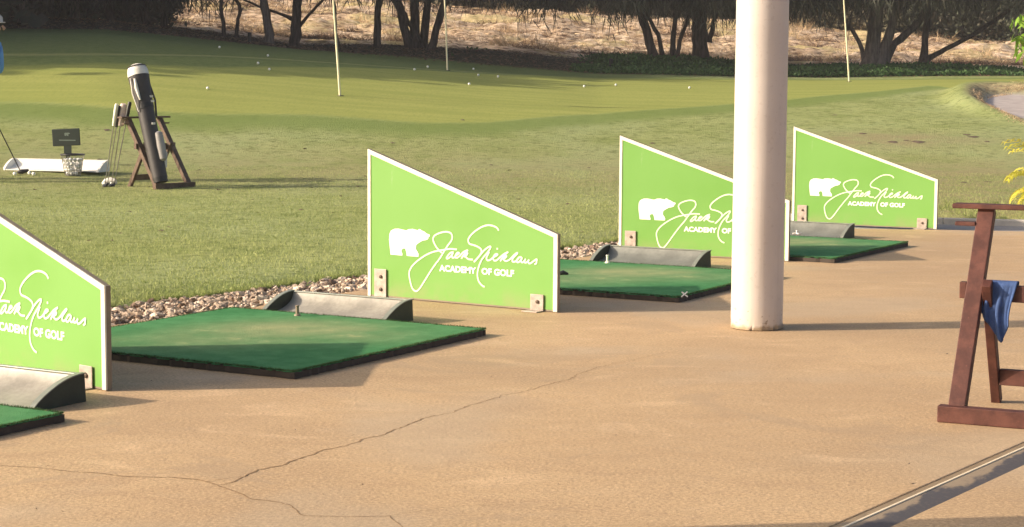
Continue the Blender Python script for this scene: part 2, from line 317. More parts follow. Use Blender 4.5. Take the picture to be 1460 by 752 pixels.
# ================================================================ THE SETTING
def grid_mesh(name, X, Y, Z, keep=None):
    ny, nx = X.shape
    me = bpy.data.meshes.new(name)
    co = np.stack([X, Y, Z], -1).reshape(-1, 3)
    i = np.arange(ny * nx).reshape(ny, nx)
    q = np.stack([i[:-1, :-1], i[:-1, 1:], i[1:, 1:], i[1:, :-1]], -1).reshape(-1, 4)
    if keep is not None: q = q[keep[:-1, :-1].ravel()]
    me.vertices.add(len(co)); me.vertices.foreach_set('co', co.ravel())
    me.loops.add(q.size); me.loops.foreach_set('vertex_index', q.ravel().astype(np.int32))
    me.polygons.add(len(q)); me.polygons.foreach_set('loop_start', np.arange(0, q.size, 4, dtype=np.int32)); me.polygons.foreach_set('loop_total', np.full(len(q), 4, np.int32))
    me.polygons.foreach_set('use_smooth', [True] * len(q)); me.update(calc_edges=True); me.validate(); return me
def vattr(me, name, a):
    at = me.attributes.new(name, 'FLOAT', 'POINT'); at.data.foreach_set('value', np.asarray(a, np.float32).ravel())
def fbm(X, Y, s, seed=0, oct=4):
    r = np.random.default_rng(seed); out = 0; amp = 1
    for k in range(oct):
        for _ in range(3):
            a = r.uniform(0, 6.28); ph = r.uniform(0, 6.28); f = s * 2**k * r.uniform(.7, 1.3)
            out = out + amp * np.sin((X * math.cos(a) + Y * math.sin(a)) * f + ph + 1.3 * np.sin((Y * math.cos(a) - X * math.sin(a)) * f * .7 + ph))
        amp *= .5
    return out / 5
# wide ground sheet under and around everything, out to the horizon
gx = np.concatenate([[-2000, -600, -200, -90], np.arange(-60, 61, 3), [90, 200, 600, 2000]]); gy = np.concatenate([[-800, -200, -60], np.arange(-30, 120, 3), [150, 250, 600, 2400]])
GX, GY = np.meshgrid(gx, gy); GZ = np.where(GY > 16, terr(GX, np.maximum(GY, 0), False) - .3, -.09)
GZ = np.where((np.abs(GX) > 22) | (GY > 80), terr(GX, np.maximum(GY, 0), False) - .12, GZ)
g = link('ground', grid_mesh('ground', GX, GY, GZ), None, M['soil']); g['kind'] = 'structure'
# fairway, putting green and bunker
near = [hit(*p) for p in [(-250, 145), (0, 151), (150, 157), (300, 164), (450, 170), (600, 176), (700, 176), (850, 166), (950, 156), (1050, 149), (1130, 144), (1250, 131), (1330, 123), (1395, 117.5)]]
nX = [p.x for p in near]; nY = [p.y for p in near]
xs = np.arange(-17, 17.01, .11); ts = np.concatenate([[0, .012, .03], np.arange(.08, 1.0001, .0037)])
FX = np.tile(xs, (len(ts), 1)); e0 = edge_y(xs)[None, :]; FY = e0 + (47.2 - e0) * ts[:, None]
FZ = terr(FX, FY); FZ[0] -= .07; FZ += np.where(FY < 20, .004 * fbm(FX, FY, 6, 3), 0)
me = grid_mesh('fairway', FX, FY, FZ)
yn = np.interp(FX, nX, nY) + .12 * np.sin(FX * 1.7); inside = sm(np.clip((FY - yn) / .22, 0, 1))
_fp = sorted([(p.x, p.y) for p in [hit(*q) for q in [(-200, 84), (0, 80), (150, 79), (300, 81), (450, 89), (600, 99), (720, 106), (820, 110)]]] + [(3.5, 39.3), (8, 39.5), (17, 39.5)]); farY = np.interp(FX, [p[0] for p in _fp], [p[1] for p in _fp])
inside = inside * sm(np.clip((farY - FY) / .5, 0, 1)) * (FX < np.interp(FY, [26, 34, 40], [30, 30, 30]))
be = bunker_e(FX, FY)
inside = inside * sm(np.clip((be - 1.35) / .1, 0, 1))
vattr(me, 'green', inside)
dn = FY - yn; vattr(me, 'collar', sm(np.clip((dn + 1.5) / .9, 0, 1)) * (1 - inside) * sm(np.clip((farY + 1 - FY) / .8, 0, 1)))
vattr(me, 'sand', sm(np.clip((1.0 - be) / .05, 0, 1)))
vattr(me, 'soil', np.clip(sm(np.clip((1.17 - be) / .10, 0, 1)) - sm(np.clip((1.0 - be) / .05, 0, 1)), 0, 1) * (.35 + .65 * (FY > BK[1] - .8)))
dry = np.exp(-(((FX - 5.0) / 1.3)**2 + ((FY - 25.2) / .7)**2)) * 1.2 + np.clip((FX - 1.5) / 2.5, 0, .5) * np.clip((24 - FY) / 3, 0, 1) + np.exp(-((FY - 21.3) / 2.3)**2) * .6 + np.exp(-((FY - 16) / 5)**2) * .45 * np.clip((FX + 1) / 4, 0, 1) + (FY < 16.6) * (FX > 2.6) * .6
vattr(me, 'dry', np.clip(dry, 0, 1))
_fd = sorted([(p.x, p.y) for p in [hit(*q) for q in [(-200, 98), (0, 98), (300, 99), (450, 98), (600, 101), (720, 107), (820, 111)]]] + [(3.5, 39.8), (17, 40)]); fdY = np.interp(FX, [p[0] for p in _fd], [p[1] for p in _fd]); vattr(me, 'far_rough_shade', sm(np.clip((FY - fdY) / .5, 0, 1)) * (1 - sm(np.clip((FX - 1) / 3, 0, 1)))); vattr(me, 'fringe', np.exp(-((FY - farY - .15) / .16)**2) * (1 - sm(np.clip((FX - 2) / 2, 0, 1))))  # far rough, its dark colour brought nearer to paint the tree shade
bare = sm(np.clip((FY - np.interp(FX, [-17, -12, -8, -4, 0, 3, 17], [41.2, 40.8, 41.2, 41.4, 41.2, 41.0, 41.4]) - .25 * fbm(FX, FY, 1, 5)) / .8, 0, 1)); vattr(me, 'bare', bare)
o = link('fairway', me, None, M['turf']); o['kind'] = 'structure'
# dry bank beyond the trees
xs = np.arange(-26, 26.01, .13); ys = np.arange(47.1, 76, .13); BX, BY = np.meshgrid(xs, ys)
rugged = np.clip((BY - 48.5) / 2.5, 0, 1)
BZ = terr(BX, BY, False) + rugged * (.20 * np.abs(np.sin(BY * 2.1 + 1.5 * fbm(BX, BY, .5, 77))) + .14 * fbm(BX, BY, 1.2, 8) + .17 * np.abs(fbm(BX * .6, BY * 1.5, 4.0, 9)) + .07 * RNG.random(BX.shape)) - .02
o = link('dry_bank', grid_mesh('dry_bank', BX, BY, BZ), None, M['bank']); o['kind'] = 'structure'
def bz(x, y): return gz(x, y)

# ---- concrete slab, cut by the drainage channel
D0 = Vector((.855, 4.921)); DD = Vector((.579, .815)).normalized(); DN = Vector((DD.y, -DD.x)); CW = .132
def dpt(s, w_): return tuple(D0 + DD * s + DN * w_)
SE = [(-9, -1.0), (-3.6, 6.4), (-1.92, 8.93), (-1.44, 9.53), (-.62, 10.85), (.32, 12.25), (.98, 13.3), (1.55, 14.45), (2.05, 15.1), (3.47, 14.99)]
slab = MB(); a0 = -12; a1 = 11.4
far = [(3.47, 14.99), dpt(a1, 0)]
slab.prism([(-9, -1.0), (-9, -6), dpt(a0, 0), dpt(a1, 0)] + SE[::-1][:-1], -.12, 0)
s1 = slab.obj('concrete_slab', M['concrete'], bevel=.004); s1['kind'] = 'structure'
slab2 = MB(); slab2.prism([dpt(a0, CW), (14, -12), (14, 14.0), (8.2, 14.3), dpt(a1, CW)], -.12, 0)
s2 = slab2.obj('concrete_slab', M['concrete'], bevel=.003); s2['kind'] = 'structure'
# asphalt path with a pale kerb beyond the slab on the right
pth = MB(); pth.prism([(3.30, 15.0), (3.47, 15.01), (7.6, 14.36), (14, 13.5), (14, 14.3), (8.2, 15.03), (4.35, 15.55), (3.64, 15.73), (2.3, 16.2), (2.05, 15.2)], -.1, -.012)
o = pth.obj('asphalt_path', M['asphalt']); o['kind'] = 'structure'
kb = MB(); kb.beam((2.35, 16.17, .0), (3.66, 15.75, .0), .07, .08); kb.beam((3.66, 15.75, .0), (4.35, 15.56, .0), .07, .081); kb.beam((4.35, 15.56, 0), (9, 14.28, 0), .07, .079)
o = kb.obj('kerb', M['kerb'], bevel=.008); o['kind'] = 'structure'
# drainage channel: local x along it, y across
ang = math.atan2(DD.y, DD.x)
ch = empty('drain_channel', (D0.x, D0.y, 0), ang, 'narrow metal-edged drain channel with a bright rib crossing the concrete, dark dirt along one side', 'drain')
def cbox(nm, y0, y1, z0, z1, m, bev=0):
    b = MB(); b.box((a0, -y1, z0), (a1, -y0, z1)); return b.obj(nm, m, ch, bevel=bev)
cbox('edge_angle', .004, .029, -.05, -.001, M['metal'], .002); cbox('rib', .0305, .039, -.05, .002, M['rib'], .001)
n = 600; v = []; xx = np.linspace(a0, a1, n)
for x in xx:
    v += [(x, -.0395, -.0005), (x, -.085, -.004), (x, -.1315, -.010)]
f = [(3*i+k, 3*i+k+1, 3*i+k+4, 3*i+k+3) for i in range(n - 1) for k in range(2)]
fl = link('channel_floor', pyd('channel_floor', v, [q[::-1] for q in f]), ch, M['dirt'], True)
# cracks: shallow dirt-filled grooves standing as thin ribbons in the surface
ck = MB()
def crack(pts, w0, w1, jit=.006, seed=0):
    r = random.Random(seed); P = [hit(x, y, 0).xy for x, y in pts]; Q = []
    for a, b in zip(P, P[1:]):
        k = max(2, int((b - a).length / .02))
        for i in range(k): Q.append(a.lerp(b, i / k) + (Vector((r.gauss(0, jit), r.gauss(0, jit))) if i else Vector((0, 0))))
    Q.append(P[-1]); V = []
    for i, q in enumerate(Q):
        d = (Q[min(i + 1, len(Q) - 1)] - Q[max(0, i - 1)]).normalized(); nn = Vector((-d.y, d.x)); ww = (w0 + (w1 - w0) * i / len(Q)) * r.uniform(.6, 1.7)
        V += [(q.x + nn.x * ww, q.y + nn.y * ww, .0012), (q.x - nn.x * ww, q.y - nn.y * ww, .0012)]
    ck.add(V, [(2*i, 2*i+1, 2*i+3, 2*i+2) for i in range(len(Q) - 1)])
crack([(-30, 660), (0, 664), (60, 668), (100, 673), (140, 675), (180, 680), (240, 681), (280, 684), (298, 688), (312, 693)], .0014, .0018, .002, 1)
crack([(312, 694), (335, 701), (348, 706), (358, 712), (380, 714), (400, 717), (412, 720), (422, 727), (428, 734), (436, 736), (480, 737), (540, 736.5), (556, 736), (562, 743), (572, 750), (580, 758)], .0019, .0009, .002, 2)
crack([(315, 692), (335, 687), (345, 681), (352, 678)], .0016, .0018, .002, 3)
crack([(298, 687), (330, 681), (352, 679)], .0009, .0012, .002, 4)
crack([(350, 679), (358, 675), (368, 670), (385, 667), (402, 664), (412, 659), (425, 655), (445, 649), (460, 642), (480, 639), (505, 632), (520, 626), (545, 621), (560, 614), (580, 607), (600, 598), (620, 593)], .0024, .0016, .003, 5)
crack([(620, 593), (648, 588), (668, 579), (695, 571), (720, 563), (750, 558), (780, 549), (810, 542), (822, 535), (850, 525), (880, 518), (905, 513)], .0013, .0009, .004, 6)
crack([(905, 513), (930, 507), (960, 502), (1000, 498), (1020, 496)], .0008, .0003, .006, 7)
crack([(556, 736), (600, 729), (650, 722), (700, 721), (780, 722), (860, 722)], .0006, .0003, .003, 8)
o = ck.obj('surface_crack', M['crack'], s1)

# ---- pebble strip between slab and turf
strip = MB(); pl = [(x, float(edge_y(x))) for x in np.linspace(-4.2, 2.3, 40)]
strip_poly = [(-4.6, 4.9), (-3.6, 6.4), (-1.92, 8.93), (-1.44, 9.53), (-.62, 10.85), (.32, 12.25), (.98, 13.3), (1.55, 14.45), (2.05, 15.1), (2.3, 16.2)]
P = [(x, y, -.055) for x, y in strip_poly]
def stone_mesh(seed, deform=.3):
    r = random.Random(seed); bm = bmesh.new(); bmesh.ops.create_cube(bm, size=1); bmesh.ops.subdivide_edges(bm, edges=bm.edges, cuts=1, use_grid_fill=True)
    for v_ in bm.verts: v_.co = v_.co.normalized() * (.5 * (1 + r.uniform(-deform, deform)))
    sx, sy, sz = 1, r.uniform(.5, .85), r.uniform(.32, .55)
    for v_ in bm.verts: v_.co = Vector((v_.co.x * sx, v_.co.y * sy, v_.co.z * sz))
    me_ = bpy.data.meshes.new('pebble'); bm.to_mesh(me_); bm.free(); me_.materials.append(M['pebble']); return me_
SM = [stone_mesh(i) for i in range(9)]
_sx = [p[0] for p in strip_poly]; _sy = [p[1] for p in strip_poly]
def slab_y(x): return float(np.interp(x, _sx, _sy))
bed = MB(); q_ = np.linspace(-4.4, 2.3, 60)
bed.add([(x, float(edge_y(x)) + .05, -.05) for x in q_] + [(x, slab_y(x) - .05, -.05) for x in q_], [(i, i + 1, 61 + i, 60 + i) for i in range(59)])
bed_o = bed.obj('pebble_strip', M['soil']); bed_o['kind'] = 'structure'
st = []
for _ in range(11000):
    x = random.uniform(-2.7, 2.2); y0 = slab_y(x) + .02; y1 = float(edge_y(x)) + .02
    y = random.uniform(y0, y1); sz = random.choice([.02, .026, .032, .038, .044, .054]) * random.uniform(.8, 1.2)
    layer = random.random(); st.append((x, y, -.04 + layer * .045, sz, layer))
vis = [s for s in st if 157 < 730 + FPX * s[0] / s[1] and s[3] > .029 and s[4] > .45]
vis.sort(key=lambda s: -(s[3] / s[1] * (1 + .6 * s[4])))
near_set = set(id(s) for s in vis[:292])
sv, sf, tint = [], [], []
tmpl = [(np.array([v_.co[:] for v_ in m_.vertices]), [tuple(p.vertices) for p in m_.polygons]) for m_ in SM]
for s in st:
    rot = Matrix.Rotation(random.uniform(0, 6.28), 3, 'Z') @ Matrix.Rotation(random.gauss(0, .5), 3, 'X') @ Matrix.Rotation(random.gauss(0, .4), 3, 'Y'); k = random.randrange(9)
    if id(s) in near_set:
        p = bpy.data.objects.new('pebble', SM[k]); COL.objects.link(p); p.parent = bed_o; p.location = s[:3]; p.rotation_euler = rot.to_euler(); p.scale = (s[3],) * 3
    else:
        V, F = tmpl[k]; W = (V @ np.array(rot).T) * s[3] + np.array(s[:3]); b = len(sv); sv += W.tolist(); sf += [tuple(i + b for i in q) for q in F]; tint += [random.random()] * len(V)
me = pyd('pebble', sv, sf); vattr(me, 'tint', tint); po = link('pebble', me, bed_o, M['pebble']); po['kind'] = 'stuff'

# ---- leaves and blades, many small faces at once
def blades(name, P, Dv, L, W, mat, parent=None, quad=False, droop=0., tint=None, side=None):
    n = len(P); P = np.asarray(P, float); Dv = Dv / np.linalg.norm(Dv, axis=1, keepdims=True)
    rv = RNG.normal(size=(n, 3)) if side is None else side
    a = np.cross(Dv, rv); a /= np.linalg.norm(a, axis=1, keepdims=True) + 1e-9
    L = np.broadcast_to(L, n)[:, None]; W = np.broadcast_to(W, n)[:, None]
    if quad:       # pointed leaf: base, two shoulders, tip
        mid = P + Dv * L * .5; mid[:, 2:] -= 0; tip = P + Dv * L; tip[:, 2:] -= droop * L
        V = np.stack([P, mid + a * W / 2, tip, mid - a * W / 2], 1).reshape(-1, 3); k = 4
    else:
        V = np.stack([P - a * W / 2, P + a * W / 2, P + Dv * L], 1).reshape(-1, 3); k = 3
    me_ = bpy.data.meshes.new(name); me_.vertices.add(len(V)); me_.vertices.foreach_set('co', V.ravel())
    me_.loops.add(n * k); me_.loops.foreach_set('vertex_index', np.arange(n * k, dtype=np.int32))
    me_.polygons.add(n); me_.polygons.foreach_set('loop_start', np.arange(0, n * k, k, dtype=np.int32)); me_.polygons.foreach_set('loop_total', np.full(n, k, np.int32))
    me_.update(calc_edges=True); t_ = RNG.random(n) if tint is None else tint; vattr(me_, 'tint', np.repeat(t_, k)); 
    return link(name, me_, parent, mat)
# mown turf near the tees
n = 230000; yy = 9 + 13 * RNG.random(n)**1.25; xx = yy * RNG.uniform(-.285, .285, n) ; ey = edge_y(xx); ok = yy > ey; xx, yy = xx[ok], yy[ok]
zz = terr(xx, yy) - .004; m = len(xx); d = RNG.normal(0, .55, (m, 3)); d[:, 2] = 1
tn = np.clip(.42 + .3 * fbm(xx, yy * 1.3, 1.1, 21) + .22 * fbm(xx, yy, 6, 22) + RNG.normal(0, .3, m), 0, 1)
o = blades('grass', np.stack([xx, yy, zz], 1), d, RNG.uniform(.012, .032, m), .0045, M['grass'], tint=tn); o['kind'] = 'stuff'
# ragged longer tufts along the turf edge
n = 16000; xx = RNG.uniform(-2.6, 2.3, n); yy = edge_y(xx) + np.abs(RNG.normal(0, .05, n)) - .01; cl = fbm(xx, yy, 7, 4); k = cl > -.35; xx, yy = xx[k], yy[k]; m = len(xx)
d = RNG.normal(0, .5, (m, 3)); d[:, 2] = .9; d[:, 1] -= .25
o = blades('grass', np.stack([xx, yy, np.full(m, -.01)], 1), d, RNG.uniform(.025, .06, m), .005, M['grass'], tint=RNG.random(m) * .55); o['kind'] = 'stuff'
xx = RNG.uniform(3.3, 6, 9000); yy = 16 + RNG.random(9000)**2 * 2.4 - .2 - (xx - 3.6) * .2; cl = fbm(xx, yy, 3, 14); k = (cl > .12) & (yy > edge_y(xx) + .02); xx, yy = xx[k], yy[k]; m = len(xx)
d = RNG.normal(0, .6, (m, 3)); d[:, 2] = .9
o = blades('grass', np.stack([xx, yy, terr(xx, yy)], 1), d, RNG.uniform(.03, .10, m), .006, M['grass'], tint=RNG.random(m)**1.5 * .8); o['kind'] = 'stuff'
# clods and divots on the turf
n = 420; xx = RNG.uniform(-5, 6.5, n); yy = RNG.uniform(13, 24, n); ok = yy > edge_y(xx) + .3; cl = MB()
for x, y in zip(xx[ok], yy[ok]):
    s_ = random.uniform(.008, .02)
    if random.random() < .35: cl.add([(x + random.uniform(-2, 2) * s_, y + random.uniform(-1, 1) * s_, gz(x, y) + random.uniform(.0, 1) * s_) for _ in range(4)], [(0, 1, 2), (0, 2, 3), (0, 1, 3), (1, 2, 3)])
for px, py, s_ in [(1274, 203, .09), (1292, 201, .05), (1309, 203, .12), (1379, 193, .07), (1387, 196, .09), (1407, 203, .06), (1374, 261, .07), (1409, 260, .05), (1230, 191, .08), (1240, 205, .04), (1190, 165, .05), (700, 236, .04), (152, 186, .05), (560, 205, .04), (1050, 235, .05), (840, 240, .03), (430, 300, .035), (230, 330, .03), (660, 172, .04), (930, 205, .05)]:
    q = hit(px, py); m0 = random.Random(px); pts_ = [(q.x + math.cos(k * .9) * s_ * m0.uniform(.5, 1.1), q.y + math.sin(k * .9) * s_ * 1.2 * m0.uniform(.5, 1.1)) for k in range(7)]
    cl.add([(x, y, gz(x, y) + .004) for x, y in pts_] + [(q.x, q.y, gz(q.x, q.y) + .012)], [(k, (k + 1) % 7, 7) for k in range(7)])
o = cl.obj('turf_debris', M['soil']); o['kind'] = 'stuff'
# lip of dry grass round the bunker
n = 5000; a = RNG.uniform(0, 6.28, n); r = .99 + np.abs(RNG.normal(.0, .05, n)); k = np.sin(a) > -.5; a, r = a[k], r[k]
xx = BK[0] + BK[2] * r * np.cos(a); yy = BK[1] + BK[3] * r * np.sin(a); m = len(xx); d = RNG.normal(0, .8, (m, 3)); d[:, 2] = .5; d[:, 1] -= .5
o = blades('dry_grass', np.stack([xx, yy, terr(xx, yy)], 1), d, RNG.uniform(.02, .055, m), .008, M['drygrass']); o['kind'] = 'stuff'
# dry grass tufts on the bank
n = 5200; cx = RNG.uniform(-19, 19, n); cy = 49.3 + 15.5 * RNG.random(n); k = fbm(cx * .7, cy * 1.4, 1.7, 31) > .08; cx, cy = cx[k], cy[k]
rep = 22; px_ = np.repeat(cx, rep) + RNG.normal(0, .10, len(cx) * rep); py_ = np.repeat(cy, rep) + RNG.normal(0, .10, len(cx) * rep); m = len(px_)
d = RNG.normal(0, .55, (m, 3)); d[:, 2] = .8; tn = np.repeat(RNG.random(len(cx)), rep) * .7 + RNG.random(m) * .3; hh = np.repeat(RNG.uniform(.08, .26, len(cx)) + (RNG.random(len(cx)) < .12) * .3, rep)
o = blades('dry_grass', np.stack([px_, py_, terr(px_, py_, False) + .12], 1), d, hh * RNG.uniform(.6, 1.2, m), .02, M['drygrass'], tint=tn); o['kind'] = 'stuff'
# dark dead brush between the tufts
n = 3000; cx = RNG.uniform(-19, 19, n); cy = 49.3 + 13 * RNG.random(n); _k = fbm(cx * .6, cy * 1.8, 1.6, 91) > -.1; cx, cy = cx[_k], cy[_k]; n = len(cx); rep = 34; px_ = np.repeat(cx, rep) + RNG.normal(0, .16, n * rep); py_ = np.repeat(cy, rep) + RNG.normal(0, .12, n * rep); m = len(px_)
d = RNG.normal(0, .8, (m, 3)); d[:, 2] = .5
o = blades('dead_brush', np.stack([px_, py_, terr(px_, py_, False) + .12], 1), d, RNG.uniform(.1, .3, m), .022, M['litter'], tint=np.repeat(RNG.random(n), rep) * .6); o['kind'] = 'stuff'
# fallen twigs and litter on bank and under the trees
n = 3500; xx = RNG.uniform(-19, 19, n); yy = 48.5 + 15 * RNG.random(n); d = RNG.normal(0, 1, (n, 3)); d[:, 2] *= .18; d[:, 0] *= 1.8
o = blades('twig_litter', np.stack([xx, yy, terr(xx, yy, False) + .26], 1), d, RNG.uniform(.1, .5, n), .022, M['drygrass'], tint=.5 + .5 * RNG.random(n)); o['kind'] = 'stuff'
n = 16000; xx = RNG.uniform(-17, 17, n); yy = 41.2 + 7.5 * RNG.random(n); d = RNG.normal(0, 1, (n, 3)); d[:, 2] = np.abs(d[:, 2]) * .25
o = blades('leaf_litter', np.stack([xx, yy, terr(xx, yy, False) + .01], 1), d, RNG.uniform(.03, .12, n), .02, M['litter'], tint=RNG.random(n) * .5); o['kind'] = 'stuff'
# leafy ground cover at the foot of the trees
n = 60000; xx = RNG.uniform(-1.5, 13, n); yy = 41.3 + 5.5 * RNG.random(n); k = (fbm(xx, yy, 1.4, 41) + np.clip((xx - 1) / 3, -.6, .5) > .1) & (RNG.random(n) < np.interp(xx, [-1.5, 1.5, 9.5, 12], [.25, 1, 1, .35])); xx, yy = xx[k], yy[k]; m = len(xx)
hgt = (.03 + .22 * np.clip(fbm(xx, yy, 1.3, 43) + .35, 0, 1.3)) * np.interp(xx, [-1.5, 1, 11, 13], [.4, 1, .9, .3]); d = RNG.normal(0, 1, (m, 3)); d[:, 2] = np.abs(d[:, 2]) * .7 + .1
o = blades('ground_cover', np.stack([xx, yy, terr(xx, yy, False) + hgt * RNG.random(m)], 1), d, RNG.uniform(.05, .11, m), .05, M['cover'], quad=True); o['kind'] = 'stuff'

# ================================================================ TREES
def at(px, py, Y):
    d_ = ray(px, py); t_ = Y / d_.y; return Vector((d_.x * t_, Y, H + d_.z * t_))
def crown(name, mat, c, rx, ry, rzz, nc, per, zmin=2.5, parent=None, strand=(.25, .6), wdt=.022, droop=True, sp=.28, lowbias=.35):
    # clumps spread through an ellipsoid, denser low and near the shell, each a spray of strands
    C = []
    while len(C) < nc:
        v_ = RNG.normal(size=3); v_ /= np.linalg.norm(v_); r_ = RNG.random()**.45
        p = np.array(c) + v_ * r_ * np.array([rx, ry, rzz])
        if RNG.random() < lowbias: p[2] = zmin + RNG.random() * 1.1
        if p[2] > zmin: C.append(p)
    C = np.array(C); P_ = np.repeat(C, per, 0) + RNG.normal(0, 1, (nc * per, 3)) * np.array([sp, sp, sp * .9]); m_ = len(P_)
    d_ = RNG.normal(0, .35 if droop else .8, (m_, 3)); d_[:, 2] = (-1 if droop else .1) + RNG.normal(0, .2 if droop else .7, m_)
    out_ = np.repeat(RNG.normal(0, .25, (nc, 2)), per, 0); d_[:, :2] += out_
    tn_ = np.clip(np.repeat(RNG.random(nc), per) * .6 + RNG.random(m_) * .4, 0, 1)
    return blades(name, P_, d_, RNG.uniform(*strand, m_), wdt, mat, parent, quad=not droop, tint=tn_)
def stem(base, pts, rad, Yoff=0, top=None, seed=0):
    r = random.Random(seed); b = hit(*base) if base else None; Yb = TY + Yoff
    P_ = [at(px, py, Yb + Yoff * i * .3) for i, (px, py) in enumerate(pts)]
    d_ = (P_[-1] - P_[-2]).normalized()
    if top:
        for k in range(4): d_ = (d_ + Vector((r.gauss(0, .1), r.gauss(0, .1), .1))).normalized(); P_.append(P_[-1] + d_ * top / 4)
    # densify with a little wander
    Q = [];
    for i in range(len(P_) - 1):
        for k in range(4): Q.append(P_[i].lerp(P_[i + 1], k / 4) + Vector((r.gauss(0, .012), 0, 0)))
    Q.append(P_[-1]); nq = len(Q)
    ra = [rad[0] * (1 - .55 * (i / nq)) * (1 + .95 * math.exp(-i / 1.0)) * r.uniform(.93, 1.07) for i in range(nq)]
    return Q, ra
TREES = [
 # base px,py ; stems [(points), radius m, top] ; crown (dx, dy, cz, rx, ry, rz, clumps, zmin) ; bark ; label
 ((322, 68), [([(322, 70), (319, 45), (314, 0)], .055, 4), ([(337, 70), (338, 40), (342, 15), (334, -10)], .05, 4)], (-.3, 1, 7, 2.5, 2, 3.6, 60, 3.7), 'bark_dark', 'pair of thin dark trunks rising side by side, left of the grey trunk'),
 ((384, 72), [([(384, 74), (382, 40), (376, 0)], .12, 5)], (0, .5, 7.5, 3, 2.2, 4, 70, 3.7), 'bark_grey', 'straight tree with a pale grey trunk, standing just left of a thicker dark trunk'),
 ((421, 78), [([(421, 80), (421, 40), (424, 0)], .135, 5), ([(424, 40), (440, 22), (456, 5)], .04, 2), ([(418, 28), (395, 18), (370, 10)], .035, 2)], (.6, .3, 7, 3, 2.4, 4, 80, 3.6), 'bark_dark', 'upright dark trunk with a thin side branch, just right of the grey trunk'),
 ((480, 80), [([(480, 82), (478, 40), (475, 0)], .05, 4)], (0, .8, 7, 2.4, 2, 4, 60, 3.6), 'bark_dark', 'slim dark tree trunk directly behind the nearest flagstick'),
 ((538, 86), [([(538, 88), (537, 50), (540, 0)], .095, 5)], (0, .4, 7.5, 3, 2.3, 4, 70, 3.5), 'bark_dark', 'single straight dark trunk in the middle of the shade, left of the many-stemmed tree'),
 ((597, 92), [([(588, 94), (580, 55), (566, 0)], .12, 4), ([(594, 90), (592, 50), (590, 0)], .13, 5), ([(600, 88), (605, 50), (610, 0)], .11, 5), ([(606, 90), (620, 50), (632, 10), (640, -15)], .10, 4), ([(598, 60), (576, 20), (560, 0)], .05, 3)], (.2, .6, 7, 3.4, 2.6, 4.2, 90, 3.45), 'bark_dark', 'dark tree of several stems spreading from one low base, left of the second flagstick'),
 ((930, 92), [([(935, 94), (926, 62), (914, 20), (908, -5)], .12, 5), ([(946, 88), (938, 50), (922, 18)], .055, 3), ([(957, 88), (961, 40), (966, -5)], .065, 4), ([(963, 86), (972, 50), (990, -5)], .05, 4)], (-.6, -.4, 6.6, 3.6, 2.8, 4, 120, 3.0), 'bark_dark', 'leaning dark tree with thin extra stems, left of the stout trunk'),
 ((1000, 94), [([(1000, 96), (998, 70), (997, 40), (999, -5)], .21, 6), ([(1010, 60), (1018, 30), (1035, -5)], .05, 3)], (.6, -.2, 6.8, 3.8, 2.8, 4.2, 120, 3.0), 'bark_dark', 'stout dark tree with a flared foot just left of the white column'),
 ((1250, 98), [([(1243, 100), (1245, 60), (1252, 0)], .19, 5), ([(1236, 98), (1226, 62), (1205, 28), (1168, 6)], .055, 3), ([(1258, 96), (1276, 62), (1306, 36), (1330, 0)], .10, 4), ([(1250, 94), (1268, 50), (1284, 0)], .12, 5)], (-.2, -.6, 6.6, 4, 3, 4.2, 130, 3.15), 'bark_grey', 'wide many-limbed tree behind the right flagstick, its limbs fanning out from one base'),
 ((1317, 94), [([(1317, 96), (1319, 55), (1327, 0)], .085, 5), ([(1319, 86), (1350, 70), (1395, 45), (1440, 14), (1475, -12)], .06, 3)], (1.2, -.2, 6.8, 3.6, 2.8, 4, 100, 3.3), 'bark_dark', 'thin upright tree sending one long low limb slanting up to the right, beyond the bunker'),
 ((236, 60), [([(234, 58), (234, 30), (230, 0)], .085, 5), ([(212, 56), (208, 30), (200, 0)], .12, 5)], (-1.2, .2, 7, 3, 2.4, 4, 100, 3.3), 'bark_dark', 'dark tree of two trunks at the left end of the open dry bank'),
 ((158, 46), [([(158, 48), (156, 20), (152, -5)], .11, 5)], (-.5, .2, 7, 3, 2.4, 4, 100, 3.3), 'bark_dark', 'tree almost lost in the dark thicket, above a gap that shows dry ground'),
 ((105, 40), [([(105, 42), (106, 20), (108, -5)], .13, 5)], (-.5, .2, 7, 3, 2.4, 4, 100, 3.3), 'bark_grey', 'thick greyish trunk in the dark thicket at upper left, right of the leftmost one'),
 ((33, 32), [([(33, 34), (31, 14), (28, -5)], .12, 5)], (-.5, .2, 7, 3, 2.4, 4, 100, 3.3), 'bark_grey', 'leftmost tree trunk of the dark thicket, above the brown leaf bank'),
]
